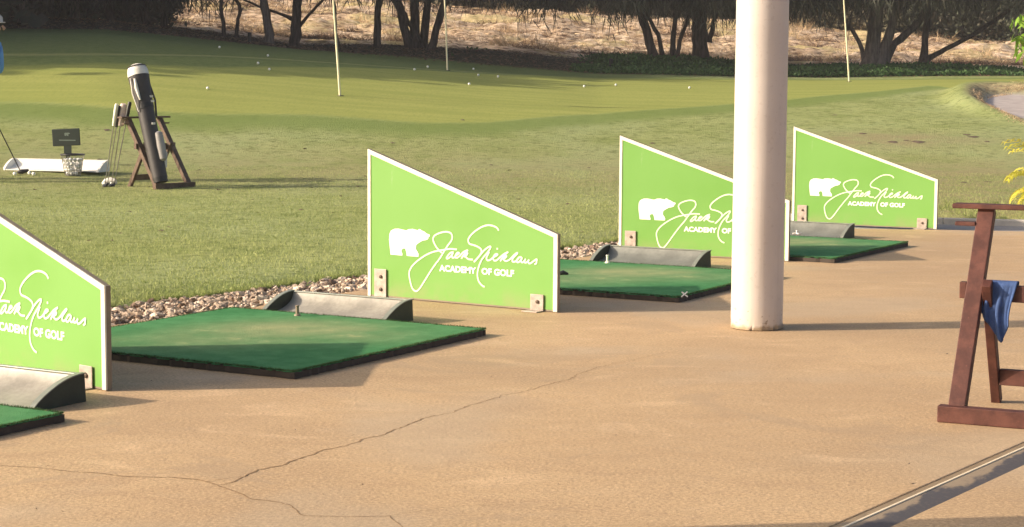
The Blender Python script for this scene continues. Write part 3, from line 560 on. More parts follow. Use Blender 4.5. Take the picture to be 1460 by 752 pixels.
for ti, (bs, stems, cr, bk_, lab) in enumerate(TREES):
    b = hit(*bs); 
    if b.y > 46 or b.y < 42: b.y = 44.5 if ti < 10 else 46.3
    TY = b.y; gzz = gz(b.x, b.y); b.x = at(bs[0], bs[1], TY).x
    t = empty('tree', (b.x, b.y, gzz), 0, lab, 'tree', 'trees in the row beyond the putting green')
    tr = MB()
    for si, (pts, rad, top) in enumerate(stems):
        Q, ra = stem(None, pts, (rad,), (si % 3) * .25 if si else 0, top, ti * 10 + si)
        if si == 0 or abs(pts[0][1] - bs[1]) < 8: Q = [Vector((Q[0].x, Q[0].y, min(Q[0].z - .08, gz(Q[0].x, Q[0].y) - .15)))] + Q; ra = [ra[0] * 1.25] + ra
        tr.tube([q - Vector((b.x, b.y, gzz)) for q in Q], ra, 9)
    tr.obj('trunk', M[bk_], t, True)
    dx, dy, cz, rx, ry, rz_, ncl, zmin = cr
    co = crown('crown', M['needles'], (dx, dy, cz - gzz), rx, ry, rz_, ncl * 2, 60, zmin - gzz, t, wdt=.03)
    # twigs that carry the drooping sprays
    tw = MB()
    for k in range(26):
        p0 = Vector((random.uniform(-.3, .3), random.uniform(-.2, .2), random.uniform(2.2, 5))); a_ = random.uniform(0, 6.28); p1 = p0 + Vector((math.cos(a_) * rx * .7, math.sin(a_) * ry * .7, random.uniform(-.6, 1.2)))
        pm = p0.lerp(p1, .5) + Vector((0, 0, .3)); tw.tube([p0, pm, p1], [.035, .02, .008], 5)
    tw.obj('branches', M['bark_dark'], t)
# belt of trees standing left of the green, outside the picture, whose shade lies across its far side
def simple_tree(name, x, y, h, r, lab, cat='tree', group=None, leaf='shrub', ncl=140, per=40, sz=(.12, .3), zlow=.25, wd=.1):
    z0 = gz(x, y); t = empty(name, (x, y, z0), 0, lab, cat, group)
    tr = MB(); P_ = [Vector((0, 0, -.15)), Vector((random.uniform(-.1, .1), 0, h * .3)), Vector((random.uniform(-.3, .3), random.uniform(-.3, .3), h * .75))]; tr.tube(P_, [.03 * h**.9 * .5, .022 * h * .5, .008 * h * .4], 7)
    for k in range(5):
        a_ = k * 1.3 + random.random(); q0 = P_[1] * random.uniform(.7, 1.3); tr.tube([q0, q0 + Vector((math.cos(a_) * r * .6, math.sin(a_) * r * .6, h * random.uniform(.15, .35)))], [.012 * h * .5, .004 * h * .5], 5)
    tr.obj('trunk', M['bark_dark'], t, True)
    crown('crown', M[leaf], (0, 0, h * (.5 + zlow / 2)), r, r, h * (.5 - zlow / 2), ncl, per, h * zlow, t, strand=sz, wdt=wd, droop=False, sp=r * .16, lowbias=.15)
    return t
BELT = [(-14.4, 33.0, 4.4, 2.2), (-17.0, 32.2, 5.5, 2.6), (-20.0, 30.5, 7.3, 3.0), (-24.0, 29.9, 9.1, 3.3), (-28.5, 29.5, 11.0, 3.6), (-15.0, 37.6, 6.0, 2.6), (-19.0, 36.5, 7.8, 3.2), (-24.0, 34.8, 10.0, 3.8), (-17.0, 35.0, 6.2, 2.8), (-20.5, 33.2, 7.8, 3.0), (-15.2, 42, 6.5, 3.2), (-20.5, 41.2, 12, 3.8), (-14.2, 41.6, 11.5, 3.4)]
for x, y, h, r in BELT:
    simple_tree('tree', x, y, h, r, 'dense dark tree left of the putting green, shading its far side', 'tree', 'belt of trees left of the green', ncl=520, per=36, sz=(.3, .6), zlow=.05, wd=.36)
# shrubs and trees closing the view behind the bank
LB = ['dark rounded shrub on the bank crest', 'brownish half-dry shrub on the bank crest']
for k, (px, Y, h, r, lf) in enumerate([(250, 61, 2.6, 1.4, 0), (330, 62, 2.8, 1.6, 0), (415, 61.5, 2.6, 1.5, 0), (500, 62, 2.4, 1.5, 0), (575, 61.5, 2.4, 1.4, 0), (650, 61, 2.3, 1.3, 1), (715, 61, 2.2, 1.3, 1), (780, 62, 2.5, 1.5, 0), (850, 61, 2.6, 1.5, 0), (915, 62, 2.4, 1.4, 0), (985, 61, 2.4, 1.5, 1), (1050, 62, 2.5, 1.4, 0), (1120, 60.5, 2.6, 1.3, 1), (1170, 60, 3.0, 1.4, 1), (1235, 60, 2.6, 1.4, 1), (1305, 59.5, 2.8, 1.5, 0), (1375, 59, 3.0, 1.6, 0), (1440, 58.5, 2.8, 1.5, 0), (1500, 59, 3, 1.5, 0)]):
    c_ = at(px, 60, Y)
    where = ['left of the grey trunk', 'above the pair of thin trunks', 'behind the upright dark trunk', 'behind the nearest flagstick', 'left of the second flagstick', 'right of the second flagstick', 'left of the drooping needles', 'under the drooping needles', 'left of the leaning tree', 'behind the leaning tree', 'behind the stout trunk', 'just behind the white column', 'just right of the white column', 'left of the right flagstick', 'behind the many-limbed tree', 'behind the thin upright tree', 'beyond the slanting limb', 'above the bunker', 'at the right edge'][k]
    simple_tree('shrub', c_.x, Y, h, r, LB[lf] + ', ' + where, 'shrub', 'shrubs on the crest of the bank', ['shrub', 'dryshrub'][lf], 150, 46, (.08, .22), .04, .08)
back = [(-16, 66), (-12, 67), (-8, 66), (-4.5, 68), (-1, 67), (2.5, 66), (6, 68), (9.5, 66), (13, 67), (16.5, 66), (-20, 66), (20, 67), (-14, 73), (-7, 74), (0, 74), (7, 73), (14, 74)]
for k, (x, y) in enumerate(back):
    simple_tree('tree', x, y, 9 + random.random() * 3, 2.9, 'tall dark tree in the dense wood behind the dry bank', 'tree', 'dense wood behind the bank', ncl=230, per=44, sz=(.2, .45), zlow=.02, wd=.2)
# hedge of dark shrubs on the left berm
for k, (px, py, Y, h) in enumerate([(-25, 26, 47, 2.4), (10, 28, 47.3, 2.4), (55, 33, 47.1, 2.3), (90, 37, 47.6, 2.5), (130, 43, 47.4, 2.3), (178, 50, 47.8, 1.9), (205, 56, 48.2, 1.5)]):
    c_ = at(px, py, Y)
    simple_tree('shrub', c_.x, Y, h, 1.0, 'dark leafy shrub on the brown berm, ' + ['at the very edge of the picture', 'left of the leftmost trunk', 'right of the leftmost trunk', 'in front of the thick greyish trunk', 'between the greyish trunk and the hidden one', 'beside the gap of dry ground', 'at the foot of the two-trunk tree'][k], 'shrub', 'thicket on the left berm', 'shrub', 170, 50, (.08, .2), .02, .09)
# wooden stump posts
for (px, py, lab) in [(356, 70, 'short black marker post left of the grey tree trunk'), (871, 86, 'short black marker post in the ground cover left of the leaning tree')]:
    p = hit(px, py); p.y = min(p.y, 44); q = at(px, py, 43); z = gz(q.x, 43); m_ = MB(); m_.tube([(0, 0, -.1), (0, 0, .14), (0, 0, .22), (0, 0, .23)], [.05, .048, .046, .03], 10)
    o = m_.obj('marker_post', M['black'], smooth=True); o.location = (q.x, 43, z); tag(o, lab, 'post', 'marker posts under the trees')
# ================================================================ TEE LINE
BEAR = [(0.1481,0.3509),(0.158,0.3698),(0.1809,0.3807),(0.2075,0.3832),(0.2378,0.3798),(0.2604,0.3761),(0.2793,0.3837),(0.3056,0.3863),(0.3318,0.3821),(0.3393,0.3807),(0.3468,0.3877),(0.358,0.387),(0.3632,0.3813),(0.3841,0.3751),(0.4005,0.3651),(0.4183,0.3612),(0.4198,0.354),(0.4101,0.3475),(0.4079,0.3371),(0.3953,0.3317),(0.3692,0.326),(0.3394,0.3093),(0.3282,0.2996),(0.3267,0.2784),(0.3357,0.2667),(0.3447,0.2521),(0.3432,0.2381),(0.3094,0.238),(0.2658,0.2385),(0.2627,0.2596),(0.2552,0.2774),(0.2431,0.278),(0.231,0.2712),(0.2294,0.2608),(0.2355,0.2489),(0.2355,0.2379),(0.196,0.2393),(0.1556,0.2395),(0.1526,0.2656),(0.148,0.2959),(0.1457,0.3203)]
J = [(0.5977,0.2917),(0.5539,0.2922),(0.5173,0.286),(0.4806,0.2791),(0.4363,0.2682),(0.3917,0.2488),(0.347,0.222),(0.3095,0.1924),(0.2869,0.1637),(0.2816,0.139),(0.2869,0.1089),(0.296,0.079),(0.3081,0.0585),(0.3246,0.0505),(0.3397,0.0546),(0.3584,0.0741),(0.3845,0.1092),(0.4142,0.1504),(0.4512,0.198),(0.4844,0.2361),(0.5137,0.2768),(0.5393,0.3112),(0.5611,0.3363),(0.5669,0.3575),(0.5595,0.375),(0.539,0.3817),(0.5097,0.3802),(0.4767,0.3708),(0.4509,0.3574),(0.4413,0.3419),(0.445,0.3241),(0.4621,0.2979),(0.4843,0.2781),(0.499,0.2682)]
N = [(0.8653,0.4053),(0.8511,0.421),(0.8228,0.4296),(0.7908,0.4298),(0.7553,0.4186),(0.7196,0.398),(0.691,0.3758),(0.6731,0.3541),(0.671,0.3391),(0.6804,0.326),(0.7092,0.3204),(0.7343,0.3129),(0.7523,0.3021),(0.7559,0.2875),(0.7453,0.2691),(0.7239,0.2471),(0.7096,0.2344),(0.7146,0.2365),(0.7382,0.2598),(0.7702,0.2942),(0.7986,0.3147),(0.8142,0.3191),(0.8093,0.3053),(0.7916,0.2836),(0.7704,0.2617),(0.7562,0.2431),(0.742,0.2156),(0.7328,0.1854),(0.7315,0.1556),(0.7388,0.1323),(0.7568,0.1127),(0.7769,0.1039)]
a1 = [(0.5757,0.2766),(0.5575,0.2723),(0.5417,0.2584),(0.5298,0.2415),(0.5394,0.2401),(0.5576,0.2528),(0.5733,0.2732),(0.5655,0.2565),(0.5695,0.2458),(0.5813,0.249),(0.5931,0.2601),(0.6128,0.2722),(0.601,0.2748),(0.5892,0.2612),(0.5869,0.2494),(0.5995,0.2475),(0.6152,0.2575),(0.6403,0.2802),(0.67,0.2929)]
k1 = [(0.67,0.2916),(0.6521,0.2777),(0.6325,0.254),(0.6271,0.2452),(0.6404,0.2609),(0.6576,0.2748),(0.6677,0.2773),(0.6623,0.2666),(0.6443,0.2592),(0.6561,0.2553),(0.6678,0.2463),(0.6835,0.2434),(0.7015,0.2444)]
i1_ = [(0.8058,0.2903),(0.7952,0.272),(0.7882,0.2568),(0.7954,0.2454),(0.8132,0.2494),(0.8308,0.2623),(0.859,0.2786),(0.8484,0.2821),(0.8357,0.2714),(0.8309,0.2564),(0.838,0.2462),(0.8557,0.2508),(0.8732,0.2647),(0.8978,0.2838),(0.9258,0.2971)]
k2 = [(0.9258,0.2971),(0.9083,0.2844),(0.8874,0.2626),(0.8755,0.246),(0.8909,0.2628),(0.9084,0.2756),(0.9154,0.2742),(0.9085,0.2656),(0.8944,0.2601),(0.905,0.2501),(0.9191,0.2498),(0.9366,0.2596),(0.9609,0.2815),(0.9803,0.2955),(0.9818,0.2915),(0.9644,0.2759),(0.9527,0.2606),(0.9527,0.2489),(0.9646,0.2478),(0.9785,0.2562),(0.9944,0.273),(1.0083,0.2738),(0.9944,0.273),(0.982,0.2605),(0.9786,0.2486),(0.9891,0.2469),(1.0029,0.2577),(1.0132,0.2717),(1.0064,0.2579),(1.0085,0.2481),(1.0203,0.25),(1.0341,0.2671),(1.0272,0.2562),(1.0294,0.2476),(1.0411,0.25),(1.0548,0.2637),(1.0501,0.2529),(1.055,0.245),(1.0688,0.2482),(1.0893,0.2628),(1.103,0.2694),(1.1011,0.2577),(1.0998,0.2477),(1.0881,0.2424)]
dot = [(0.8567,0.3144),(0.8568,0.305)]

def catmull(P, n=5):
    P = [Vector(p) for p in P]; Q = []
    for i in range(len(P) - 1):
        a = P[max(i - 1, 0)]; b = P[i]; c = P[i + 1]; d = P[min(i + 2, len(P) - 1)]
        for k in range(n):
            t = k / n; Q.append(.5 * ((2 * b) + (c - a) * t + (2 * a - 5 * b + 4 * c - d) * t * t + (3 * b - a - 3 * c + d) * t ** 3))
    Q.append(P[-1]); return Q
_lay = [0]
def ribbon(mb, pts, w):
    Q = catmull(pts); V = []; _lay[0] += 1; y = -.0016 - .00008 * _lay[0]
    for i, q in enumerate(Q):
        d = Q[min(i + 1, len(Q) - 1)] - Q[max(i - 1, 0)]; d = d.normalized() if d.length > 1e-9 else Vector((1, 0)); n = Vector((-d.y, d.x)) * w / 2
        V += [(q.x + n.x, y - i * 4e-7, q.y + n.y), (q.x - n.x, y - i * 4e-7, q.y - n.y)]
    mb.add(V, [(2*i, 2*i+1, 2*i+3, 2*i+2) for i in range(len(Q) - 1)])
def text_mesh(txt, x0, x1, z0, z1, y):
    cu = bpy.data.curves.new('lettering', 'FONT'); cu.body = txt; cu.size = 1; cu.offset = .038; cu.space_character = 1.0; cu.resolution_u = 3
    o = bpy.data.objects.new('lettering', cu); COL.objects.link(o); bpy.context.view_layer.update()
    me = bpy.data.meshes.new_from_object(o.evaluated_get(bpy.context.evaluated_depsgraph_get())); bpy.data.objects.remove(o); bpy.data.curves.remove(cu)
    xs = [v.co.x for v in me.vertices]; zs = [v.co.y for v in me.vertices]; a, b, c, d = min(xs), max(xs), min(zs), max(zs)
    V = [(x0 + (v.co.x - a) / (b - a) * (x1 - x0), y, z0 + (v.co.y - c) / (d - c) * (z1 - z0)) for v in me.vertices]
    F = [tuple(p.vertices) for p in me.polygons]; return V, F
PL, HL, HR, PT = 1.2287, .81, .404, .025
def top_z(x): return HL + (HR - HL) * x / PL
def make_panel():
    t = empty('divider_panel')
    fw = .020
    s = MB(); i0, i1 = fw, PL - fw - .004; dz = .024
    pr = [(i0, .012), (i1, .012), (i1, top_z(i1) - dz), (i0, top_z(i0) - dz)]
    def wall(mb, poly, y0, y1):
        n = len(poly); v = [(x, y0, z) for x, z in poly] + [(x, y1, z) for x, z in poly]
        mb.add(v, [tuple(range(n)), tuple(range(n, 2 * n))[::-1]] + [(i, (i + 1) % n, n + (i + 1) % n, n + i) for i in range(n)])
    wall(s, pr, 0, PT - .004); s.obj('sheet', M['panel'], t)
    for nm, poly in (('frame_edge', [(0, .004), (i0, .004), (i0, top_z(i0) - dz), (0, HL - dz + .004), ]), ('frame_edge', [(i1, .004), (PL, .004), (PL, HR - .022), (i1, top_z(i1) - dz)]),
                     ('top_rail', [(0, HL - dz + .0045), (i0, top_z(i0) - dz + .0005), (i1, top_z(i1) - dz + .0005), (PL, HR - .0215), (PL, HR), (0, HL)])):
        e = MB(); wall(e, poly, -.004, .004); e.obj(nm, M['white_frame'], t, bevel=.001); e = MB(); wall(e, poly, .0042, PT); e.obj('edge_shade', M['edge_tan'], t)  # tan behind the white front paints the shade on the frame's sides
    e = MB(); wall(e, [(i0, .004), (i1, .004), (i1, .0118), (i0, .0118)], .001, PT - .005); e.obj('bottom_edge', M['edge_tan'], t)
    b = MB(); b.add([(x, -.0015, z) for x, z in BEAR], [tuple(range(len(BEAR)))]); b.obj('bear_emblem', M['print_bright'], t)
    g = MB(); _lay[0] = 0
    for st_, w_ in ((J, .0085), (N, .0085), (a1, .0085), (k1, .0085), (i1_, .0085), (k2, .0085), (dot, .009)): ribbon(g, st_, w_)
    g.obj('signature', M['print_white'], t)
    for a in (('ACADEMY', .482, .7215, .1685, .2038), ('OF GOLF', .757, .9625, .1682, .2042)): l = MB(); l.add(*text_mesh(*a, -.0014)); l.obj('lettering', M['print_bright'], t)
    for x0, x1, z1, bolts in ((.049, .131, .157, (.045, .115)), (1.068, 1.149, .088, (.05,))):
        k = MB(); k.box((x0, -.010, .0), (x1, -.005, z1)); k.box((x0 - .012, -.075, .0005), (x1 + .002, -.0102, .006)); bo = k.obj('bracket', M['steel'], t, bevel=.002)
        for z in bolts:
            c = MB(); c.tube([((x0 + x1) / 2 + .005, -.0098, z), ((x0 + x1) / 2 + .005, -.016, z), ((x0 + x1) / 2 + .005, -.018, z)], [.0105, .0095, .005], 10); c.obj('bolt', M['bolt'], bo, True)
    return t
PR = [(-1.5441, 7.0209, -.72), (.2338, 9.4943, -.5855), (1.8296, 12.2641, -.4763), (3.429, 14.9961, -.4924)]
PLAB = ['nearest green divider panel, cut off by the left edge of the photo',
        'whole green divider panel in the middle of the photo, behind the large worn mat',
        'green divider panel partly hidden behind the white column', 'farthest green divider panel, right of the white column near the asphalt path']
p0 = make_panel()
for i, (x, y, a) in enumerate(PR):
    p = p0 if i == 0 else copy_tree(p0)
    p.location = (x - PL * math.cos(a), y - PL * math.sin(a), 0); p.rotation_euler = (0, 0, a)
    tag(p, PLAB[i], 'divider', 'slanted green divider panels along the tees')
# ---- mats: local x towards the right corner, y towards the back; origin at front corner
def make_mat(seed):
    t = empty('tee_mat'); r = np.random.default_rng(seed); s = 1.5; n = 120; th = .034
    g = np.linspace(0, s, n); X, Y = np.meshgrid(g, g); jag = .003
    X = X + (X < .001) * r.normal(0, jag, X.shape) + (X > s - .001) * r.normal(0, jag, X.shape); Y = Y + (Y < .001) * r.normal(0, jag, Y.shape) + (Y > s - .001) * r.normal(0, jag, Y.shape)
    Z = th + r.normal(0, .0006, X.shape) - .006 * ((np.minimum(np.minimum(X, s - X), np.minimum(Y, s - Y)) < .004)) + .002 * np.sin(X * 2.1 + seed) * np.sin(Y * 1.7)
    me_ = grid_mesh('turf', X, Y, Z); wx = np.exp(-(((X - .75) / .42)**2 + ((Y - .85) / .30)**2)) + .7 * np.exp(-(((X - 1.05) / .3)**2 + ((Y - .5) / .35)**2)) + .35 * np.exp(-(((X - .2) / .2)**2 + ((Y - 1.2) / .3)**2)); vattr(me_, 'wear', np.clip(wx, 0, 1))
    tf = link('turf', me_, t, M['mat'])
    n2 = 9000; e = r.random(n2) * 4 * s; side = (e // s).astype(int); u = e % s; dd = r.random(n2)**2 * .012
    px_ = np.choose(side, [u, s - dd, u, dd]); py_ = np.choose(side, [dd, u, s - dd, u]); d_ = r.normal(0, .5, (n2, 3)); d_[:, 2] = .8
    fr = blades('turf_fringe', np.stack([px_, py_, np.full(n2, th - .003)], 1), d_, r.uniform(.006, .014, n2), .003, M['cover'], t, tint=r.random(n2)); fr['kind'] = 'stuff'
    b = MB(); nn = 60; E = [(s * k / nn, 0) for k in range(nn)] + [(s, s * k / nn) for k in range(nn)] + [(s - s * k / nn, s) for k in range(nn)] + [(0, s - s * k / nn) for k in range(nn)]
    E = [(x + r.normal(0, .0025), y + r.normal(0, .0025)) for x, y in E]; b.prism(E, .001, th - .007); b.obj('rubber_base', M['rubber'], t)
    return t
MATS = [(-2.301, 5.083, 1.05), (-.8643, 7.3269, 1.0502), (.8979, 9.9489, 1.0619), (2.1174, 12.1665, 1.0404)]
MLAB = ['tip of a green tee mat at the lower left edge of the photo', 'large green tee mat with a worn pale middle, in front of the middle panel', 'green tee mat left of the white column, a white broken tee on its edge', 'farthest green tee mat, right of the white column']
for i, (x, y, a) in enumerate(MATS):
    m_ = make_mat(i + 5) if i < 2 else copy_tree(mat_proto)
    if i == 1: mat_proto = m_
    m_.location = (x, y, 0); m_.rotation_euler = (0, 0, a); tag(m_, MLAB[i], 'tee mat', 'green tee mats')
# ---- ball trays: local x to the left along the back wall, y to the back; origin at right front corner of floor
def make_tray(L=.72, D=.27, Ht=.10, body='tray', inner='tray_light', end='tray_dark', flat=False):
    t = empty('ball_tray'); n = 14
    prof = [(D * .93 * (k / n) ** .9, .012 + (Ht - .012) * (1 - math.sqrt(max(0, 1 - (k / n) ** 2)))) for k in range(n + 1)]       # concave inner face
    outp = [(D * .93 + .012, Ht), (D, .0), (0, .0)]
    s = MB(); poly = prof + outp; m_ = len(poly)
    v = [(0.012, y, z) for y, z in poly] + [(L - .012, y, z) for y, z in poly]
    f = [tuple(range(m_)), tuple(range(m_, 2 * m_))[::-1]] + [(i, (i + 1) % m_, m_ + (i + 1) % m_, m_ + i) for i in range(m_)]
    s.add(v, f); s.obj('scoop', M[inner], t, True)
    arc = [(D * (k / n) * .93, .014 + (Ht - .014 + .004) * math.sin(k / n * math.pi / 2) ** .85) for k in range(n + 1)] + [(D * .93 + .016, Ht + .004), (D + .004, 0), (-.008, 0)]
    for x0, x1 in ((-.006, .0115), (L - .0115, L + .006)):
        e = MB(); m2 = len(arc); v = [(x0, y, z) for y, z in arc] + [(x1, y, z) for y, z in arc]
        e.add(v, [tuple(range(m2)), tuple(range(m2, 2 * m2))[::-1]] + [(i, (i + 1) % m2, m2 + (i + 1) % m2, m2 + i) for i in range(m2)]); e.obj('end_plate', M[end], t)
    # flange that runs over each end plate and along the top
    for x0, sg in ((-.014, 1), (L - .010, 1)):
        fl_ = MB(); P_ = arc[:n + 2]; V = []
        for y, z in P_: V += [(x0, y, z + .0015), (x0 + .024, y, z + .0015), (x0 + .024, y, z + .006), (x0, y, z + .006)]
        F = [(4*i + k, 4*i + (k + 1) % 4, 4*i + 4 + (k + 1) % 4, 4*i + 4 + k) for i in range(len(P_) - 1) for k in range(4)] + [(3, 2, 1, 0), tuple(len(V) - 4 + k for k in range(4))]
        fl_.add(V, F); fl_.obj('flange', M[body], t)
    tp = MB(); tp.box((.0145, D * .93 - .006, Ht + .0005), (L - .0105, D * .93 + .016, Ht + .007)); tp.obj('top_rim', M[body], t, bevel=.002)
    return t
u0 = Vector((-.867, .498)); v0 = Vector((.498, .867))
TR = [(-1.578, 6.793), (-.495, 9.149), (1.269, 11.881), (2.611, 14.188)]
TLAB = ['dark scoop tray cut by the left edge, in front of the nearest panel', 'grey-green scoop tray at the back edge of the large worn mat', 'dark scoop tray in front of the panel that the white column hides', 'farthest scoop tray, half hidden behind the white column']
tp = make_tray()
for i, (x, y) in enumerate(TR):
    c = tp if i == 0 else (make_tray(inner='tray_mid') if i == 2 else copy_tree(tp if i < 2 else tp2)); fx = Vector((x, y)) - v0 * .27; c.location = (fx.x, fx.y, 0.001 if i else .001)
    if i == 2: tp2 = c
    # local +x along u0, local +y along v0 (mirror-free: x axis reversed)
    c.rotation_euler = (0, 0, math.atan2(v0.y, v0.x) - math.pi / 2); c.location = (fx.x + u0.x * .72, fx.y + u0.y * .72, .036 if False else .001)
    tag(c, TLAB[i], 'ball tray', 'scoop trays at the back of the tee mats')
# ---- rubber tees and broken tees
def tee(px, py, lab, col='edge_tan'):
    p = hit(px, py, .036); m_ = MB(); m_.tube([(0, 0, -.002), (0, 0, .006), (0, 0, .008), (0, 0, .040), (0, 0, .048), (0, 0, .050)], [.017, .015, .0085, .008, .011, .0095], 14)
    o = m_.obj('rubber_tee', M[col], smooth=True); o.location = p; tag(o, lab, 'tee', 'rubber tees on the mats')
tee(424, 450, 'upright tan rubber tee standing on the large worn mat', 'edge_tan'); tee(866, 375, 'upright pale rubber tee on the mat left of the white column', 'grip_white')
def broken(px, py, lab, k):
    p = hit(px, py, .036); m_ = MB(); r = random.Random(k)
    if k == 3: m_.tube([(0, 0, 0), (0, 0, .03)], [.006, .007], 8); m_.tube([(-.03, 0, .005), (.035, .01, .004)], .006, 8); m_.tube([(.0, .02, .005), (.01, -.025, .004)], .005, 8)
    else: m_.tube([(-.017, -.005, .003), (0, 0, .016), (.015, .008, .028)], .0038, 7); m_.tube([(.017, -.005, .003), (0, 0, .014), (-.015, .006, .028)], .0038, 7)
    o = m_.obj('broken_tee', M['white_plastic'], smooth=True); o.location = p; tag(o, lab, 'tee')
broken(976, 424, 'white broken tee crossed on the front edge of the mat left of the column', 2); broken(1136, 334, 'white spider tee on the farthest mat, right beside the column', 3)
p = hit(803, 392, .036); m_ = MB(); m_.tube([(-.02, 0, .006), (0, 0, .014), (.03, .004, .005)], [.012, .014, .006], 8); o = m_.obj('rubber_scrap', M['black'], smooth=True); o.location = p; tag(o, 'small black scrap of rubber on the mat beside the middle panel', 'scrap')
p = hit(1202, 361, 0); m_ = MB(); m_.tube([(-.06, 0, .003), (0, .01, .005), (.07, -.005, .003)], [.004, .006, .003], 6); o = m_.obj('twig', M['bark_dark']); o.location = p; tag(o, 'thin dark twig lying on the concrete beside the farthest mat', 'twig')
# dead leaves and grit scattered on the concrete
lf = MB()
for px, py, s_ in [(192, 505, .008), (267, 548, .006), (385, 549, .006), (700, 538, .004), (1300, 690, .007), (460, 705, .004), (1296, 662, .004), (1180, 645, .003), (1350, 505, .006)] + [(random.uniform(0, 1300), random.uniform(480, 750), random.uniform(.0015, .0035)) for _ in range(45)]:
    q = hit(px, py, 0); a = random.uniform(0, 6.28); lf.add([(q.x + math.cos(a + k * 1.57) * s_ * (1.6 if k % 2 else .8), q.y + math.sin(a + k * 1.57) * s_ * (1.6 if k % 2 else .8), .001 + .003 * (k == 1)) for k in range(4)], [(0, 1, 2, 3)])
o = lf.obj('grit', M['bolt']); o['kind'] = 'stuff'
# ---- column
cm = MB(); n = 96; zz_ = [0, .004, .01, .03, .06, .2, .8, 1.6, 2.4, 3.1]; V = []; r = random.Random(3)
rag = [r.gauss(0, .0016) + .0014 * math.sin(k * .9) for k in range(n)]
for z in zz_:
    for k in range(n):
        a = k * 2 * math.pi / n; rr = .125 + rag[k] * (1 if z < .02 else 0) - (.006 if z == 0 else 0)
        V.append((rr * math.cos(a), rr * math.sin(a), z + (abs(rag[k]) if z == 0 else 0)))
F = [(i * n + k, i * n + (k + 1) % n, (i + 1) * n + (k + 1) % n, (i + 1) * n + k) for i in range(len(zz_) - 1) for k in range(n)] + [tuple(range((len(zz_) - 1) * n, len(zz_) * n))]
cm.add(V, F); c1 = cm.obj('column', M['column'], smooth=True); c1.location = (1.188, 8.955, 0); tag(c1, 'thick round white painted column standing on the concrete, lit from the left', 'column', 'round white columns of the tee shelter')
c2 = c1.copy(); COL.objects.link(c2); c2.location = (-1.62, 4.47, 0); tag(c2, 'nearer white column outside the left edge, its shadow crossing the lower right corner', 'column')
# ---- golf bag stands: local x along the foot bar, y to the back
def bar(p, q, w_, h_, nm, t, m_, up=(0, 0, 1)): b = MB(); b.beam(p, q, w_, h_, up); return b.obj(nm, m_, t, bevel=.003)
def make_stand(wood, W=.64, peg=True):
    t = empty('bag_stand'); D = .46; Hh = .725
    bar((0, 0, .03), (W, 0, .03), .05, .058, 'foot_bar', t, wood)
    for x in (.060, W - .060): bar((x, .028, .045), (x, D - .0, Hh), .060, .045, 'rail', t, wood, (0, 1, .3))
    for x in (.110, W - .110): bar((x, .235, .475), (x, .50, .0), .034, .045, 'rear_leg', t, wood, (0, 1, .3))
    bar((-.06, D - .01, Hh + .012), (W + .06, D - .01, Hh + .012), .075, .018, 'top_shelf', t, wood); 
    bar((.128, .285, .435), (W - .128, .285, .435), .028, .06, 'mid_rail', t, wood); bar((.004, .29, .44), (.0295, .29, .44), .035, .06, 'hinge_block', t, wood); bar((W - .0295, .29, .44), (W - .004, .29, .44), .035, .06, 'hinge_block', t, wood); bar((.128, .445, .105), (W - .128, .445, .105), .028, .06, 'lower_rail', t, wood)
    if peg:
        for x in (.0, W): bar((x - .045, D - .045, Hh - .052), (x + .03, D - .045, Hh - .052), .04, .015, 'peg', t, wood)
    return t
ua = math.atan2(-.425, .905)
sA = make_stand(M['red_wood']); sA.location = (1.512, 6.50, 0); sA.rotation_euler = (0, 0, ua); tag(sA, 'reddish wooden bag stand at the right edge, blue towel over its rail', 'bag stand', 'wooden bag stands')
sB = make_stand(M['brown_wood'], .56); sBloc = hit(220, 271); sB.location = sBloc; ub = math.atan2(.8, .6); sB.rotation_euler = (0, 0, ub); tag(sB, 'weathered brown wooden bag stand on the grass holding a tall charcoal golf bag', 'bag stand', 'wooden bag stands')
# blue towel over the mid rail of the near stand
MA = Matrix.Translation(Vector((1.512, 6.50, 0))) @ Matrix.Rotation(ua, 4, 'Z')
def cloth(name, x0, x1, ytop, ztop, drop_f, drop_b, mat, amp, mtx, lab, cat, seed=0, nx=26, nz=30, taper=.35):
    r = random.Random(seed); V = []; ph = [r.uniform(0, 6) for _ in range(4)]
    for j in range(nz + 1):
        s = j / nz
        for i in range(nx + 1):
            u = i / nx; df = drop_f * (1 - .42 * abs(u - .62) ** 1.1 * 2) ; db = drop_b * (1 - .3 * u); tot = df + db + .04; d = s * tot
            if d < db: y = .021; z = -(db - d); hang = db - d
            elif d < db + .04: y = .021 - (d - db) / .04 * .042; z = .004 * math.sin((d - db) / .04 * math.pi); hang = 0
            else: hang = d - db - .04; y = -.021; z = -hang
            k = min(1, hang / .06); wv = amp * k * (math.sin(u * 15 + ph[0] + hang * 4) + .5 * math.sin(u * 31 + ph[1] - hang * 9))
            x = x0 + (x1 - x0) * (.5 + (u - .5) * (1 - taper * min(1, hang / max(drop_f, .01)) ** 1.4)) + .01 * math.sin(hang * 20 + ph[2])
            V.append((x, ytop + y + wv * (1 if y < 0 else -1) * .8 - (abs(wv) if y < 0 else -abs(wv)), ztop + z + .004))
    F = [(j * (nx + 1) + i, j * (nx + 1) + i + 1, (j + 1) * (nx + 1) + i + 1, (j + 1) * (nx + 1) + i) for j in range(nz) for i in range(nx)]
    me_ = pyd(name, V, F); o = link(name, me_, None, mat, True); so_ = o.modifiers.new('thick', 'SOLIDIFY'); so_.thickness = .004; o.matrix_world = mtx; return tag(o, lab, cat)
cloth('towel', .092, .205, .285, .470, .215, .10, M['towel'], .007, MA, 'crumpled blue towel hanging over the middle rail of the reddish stand', 'towel', 4, taper=.22)
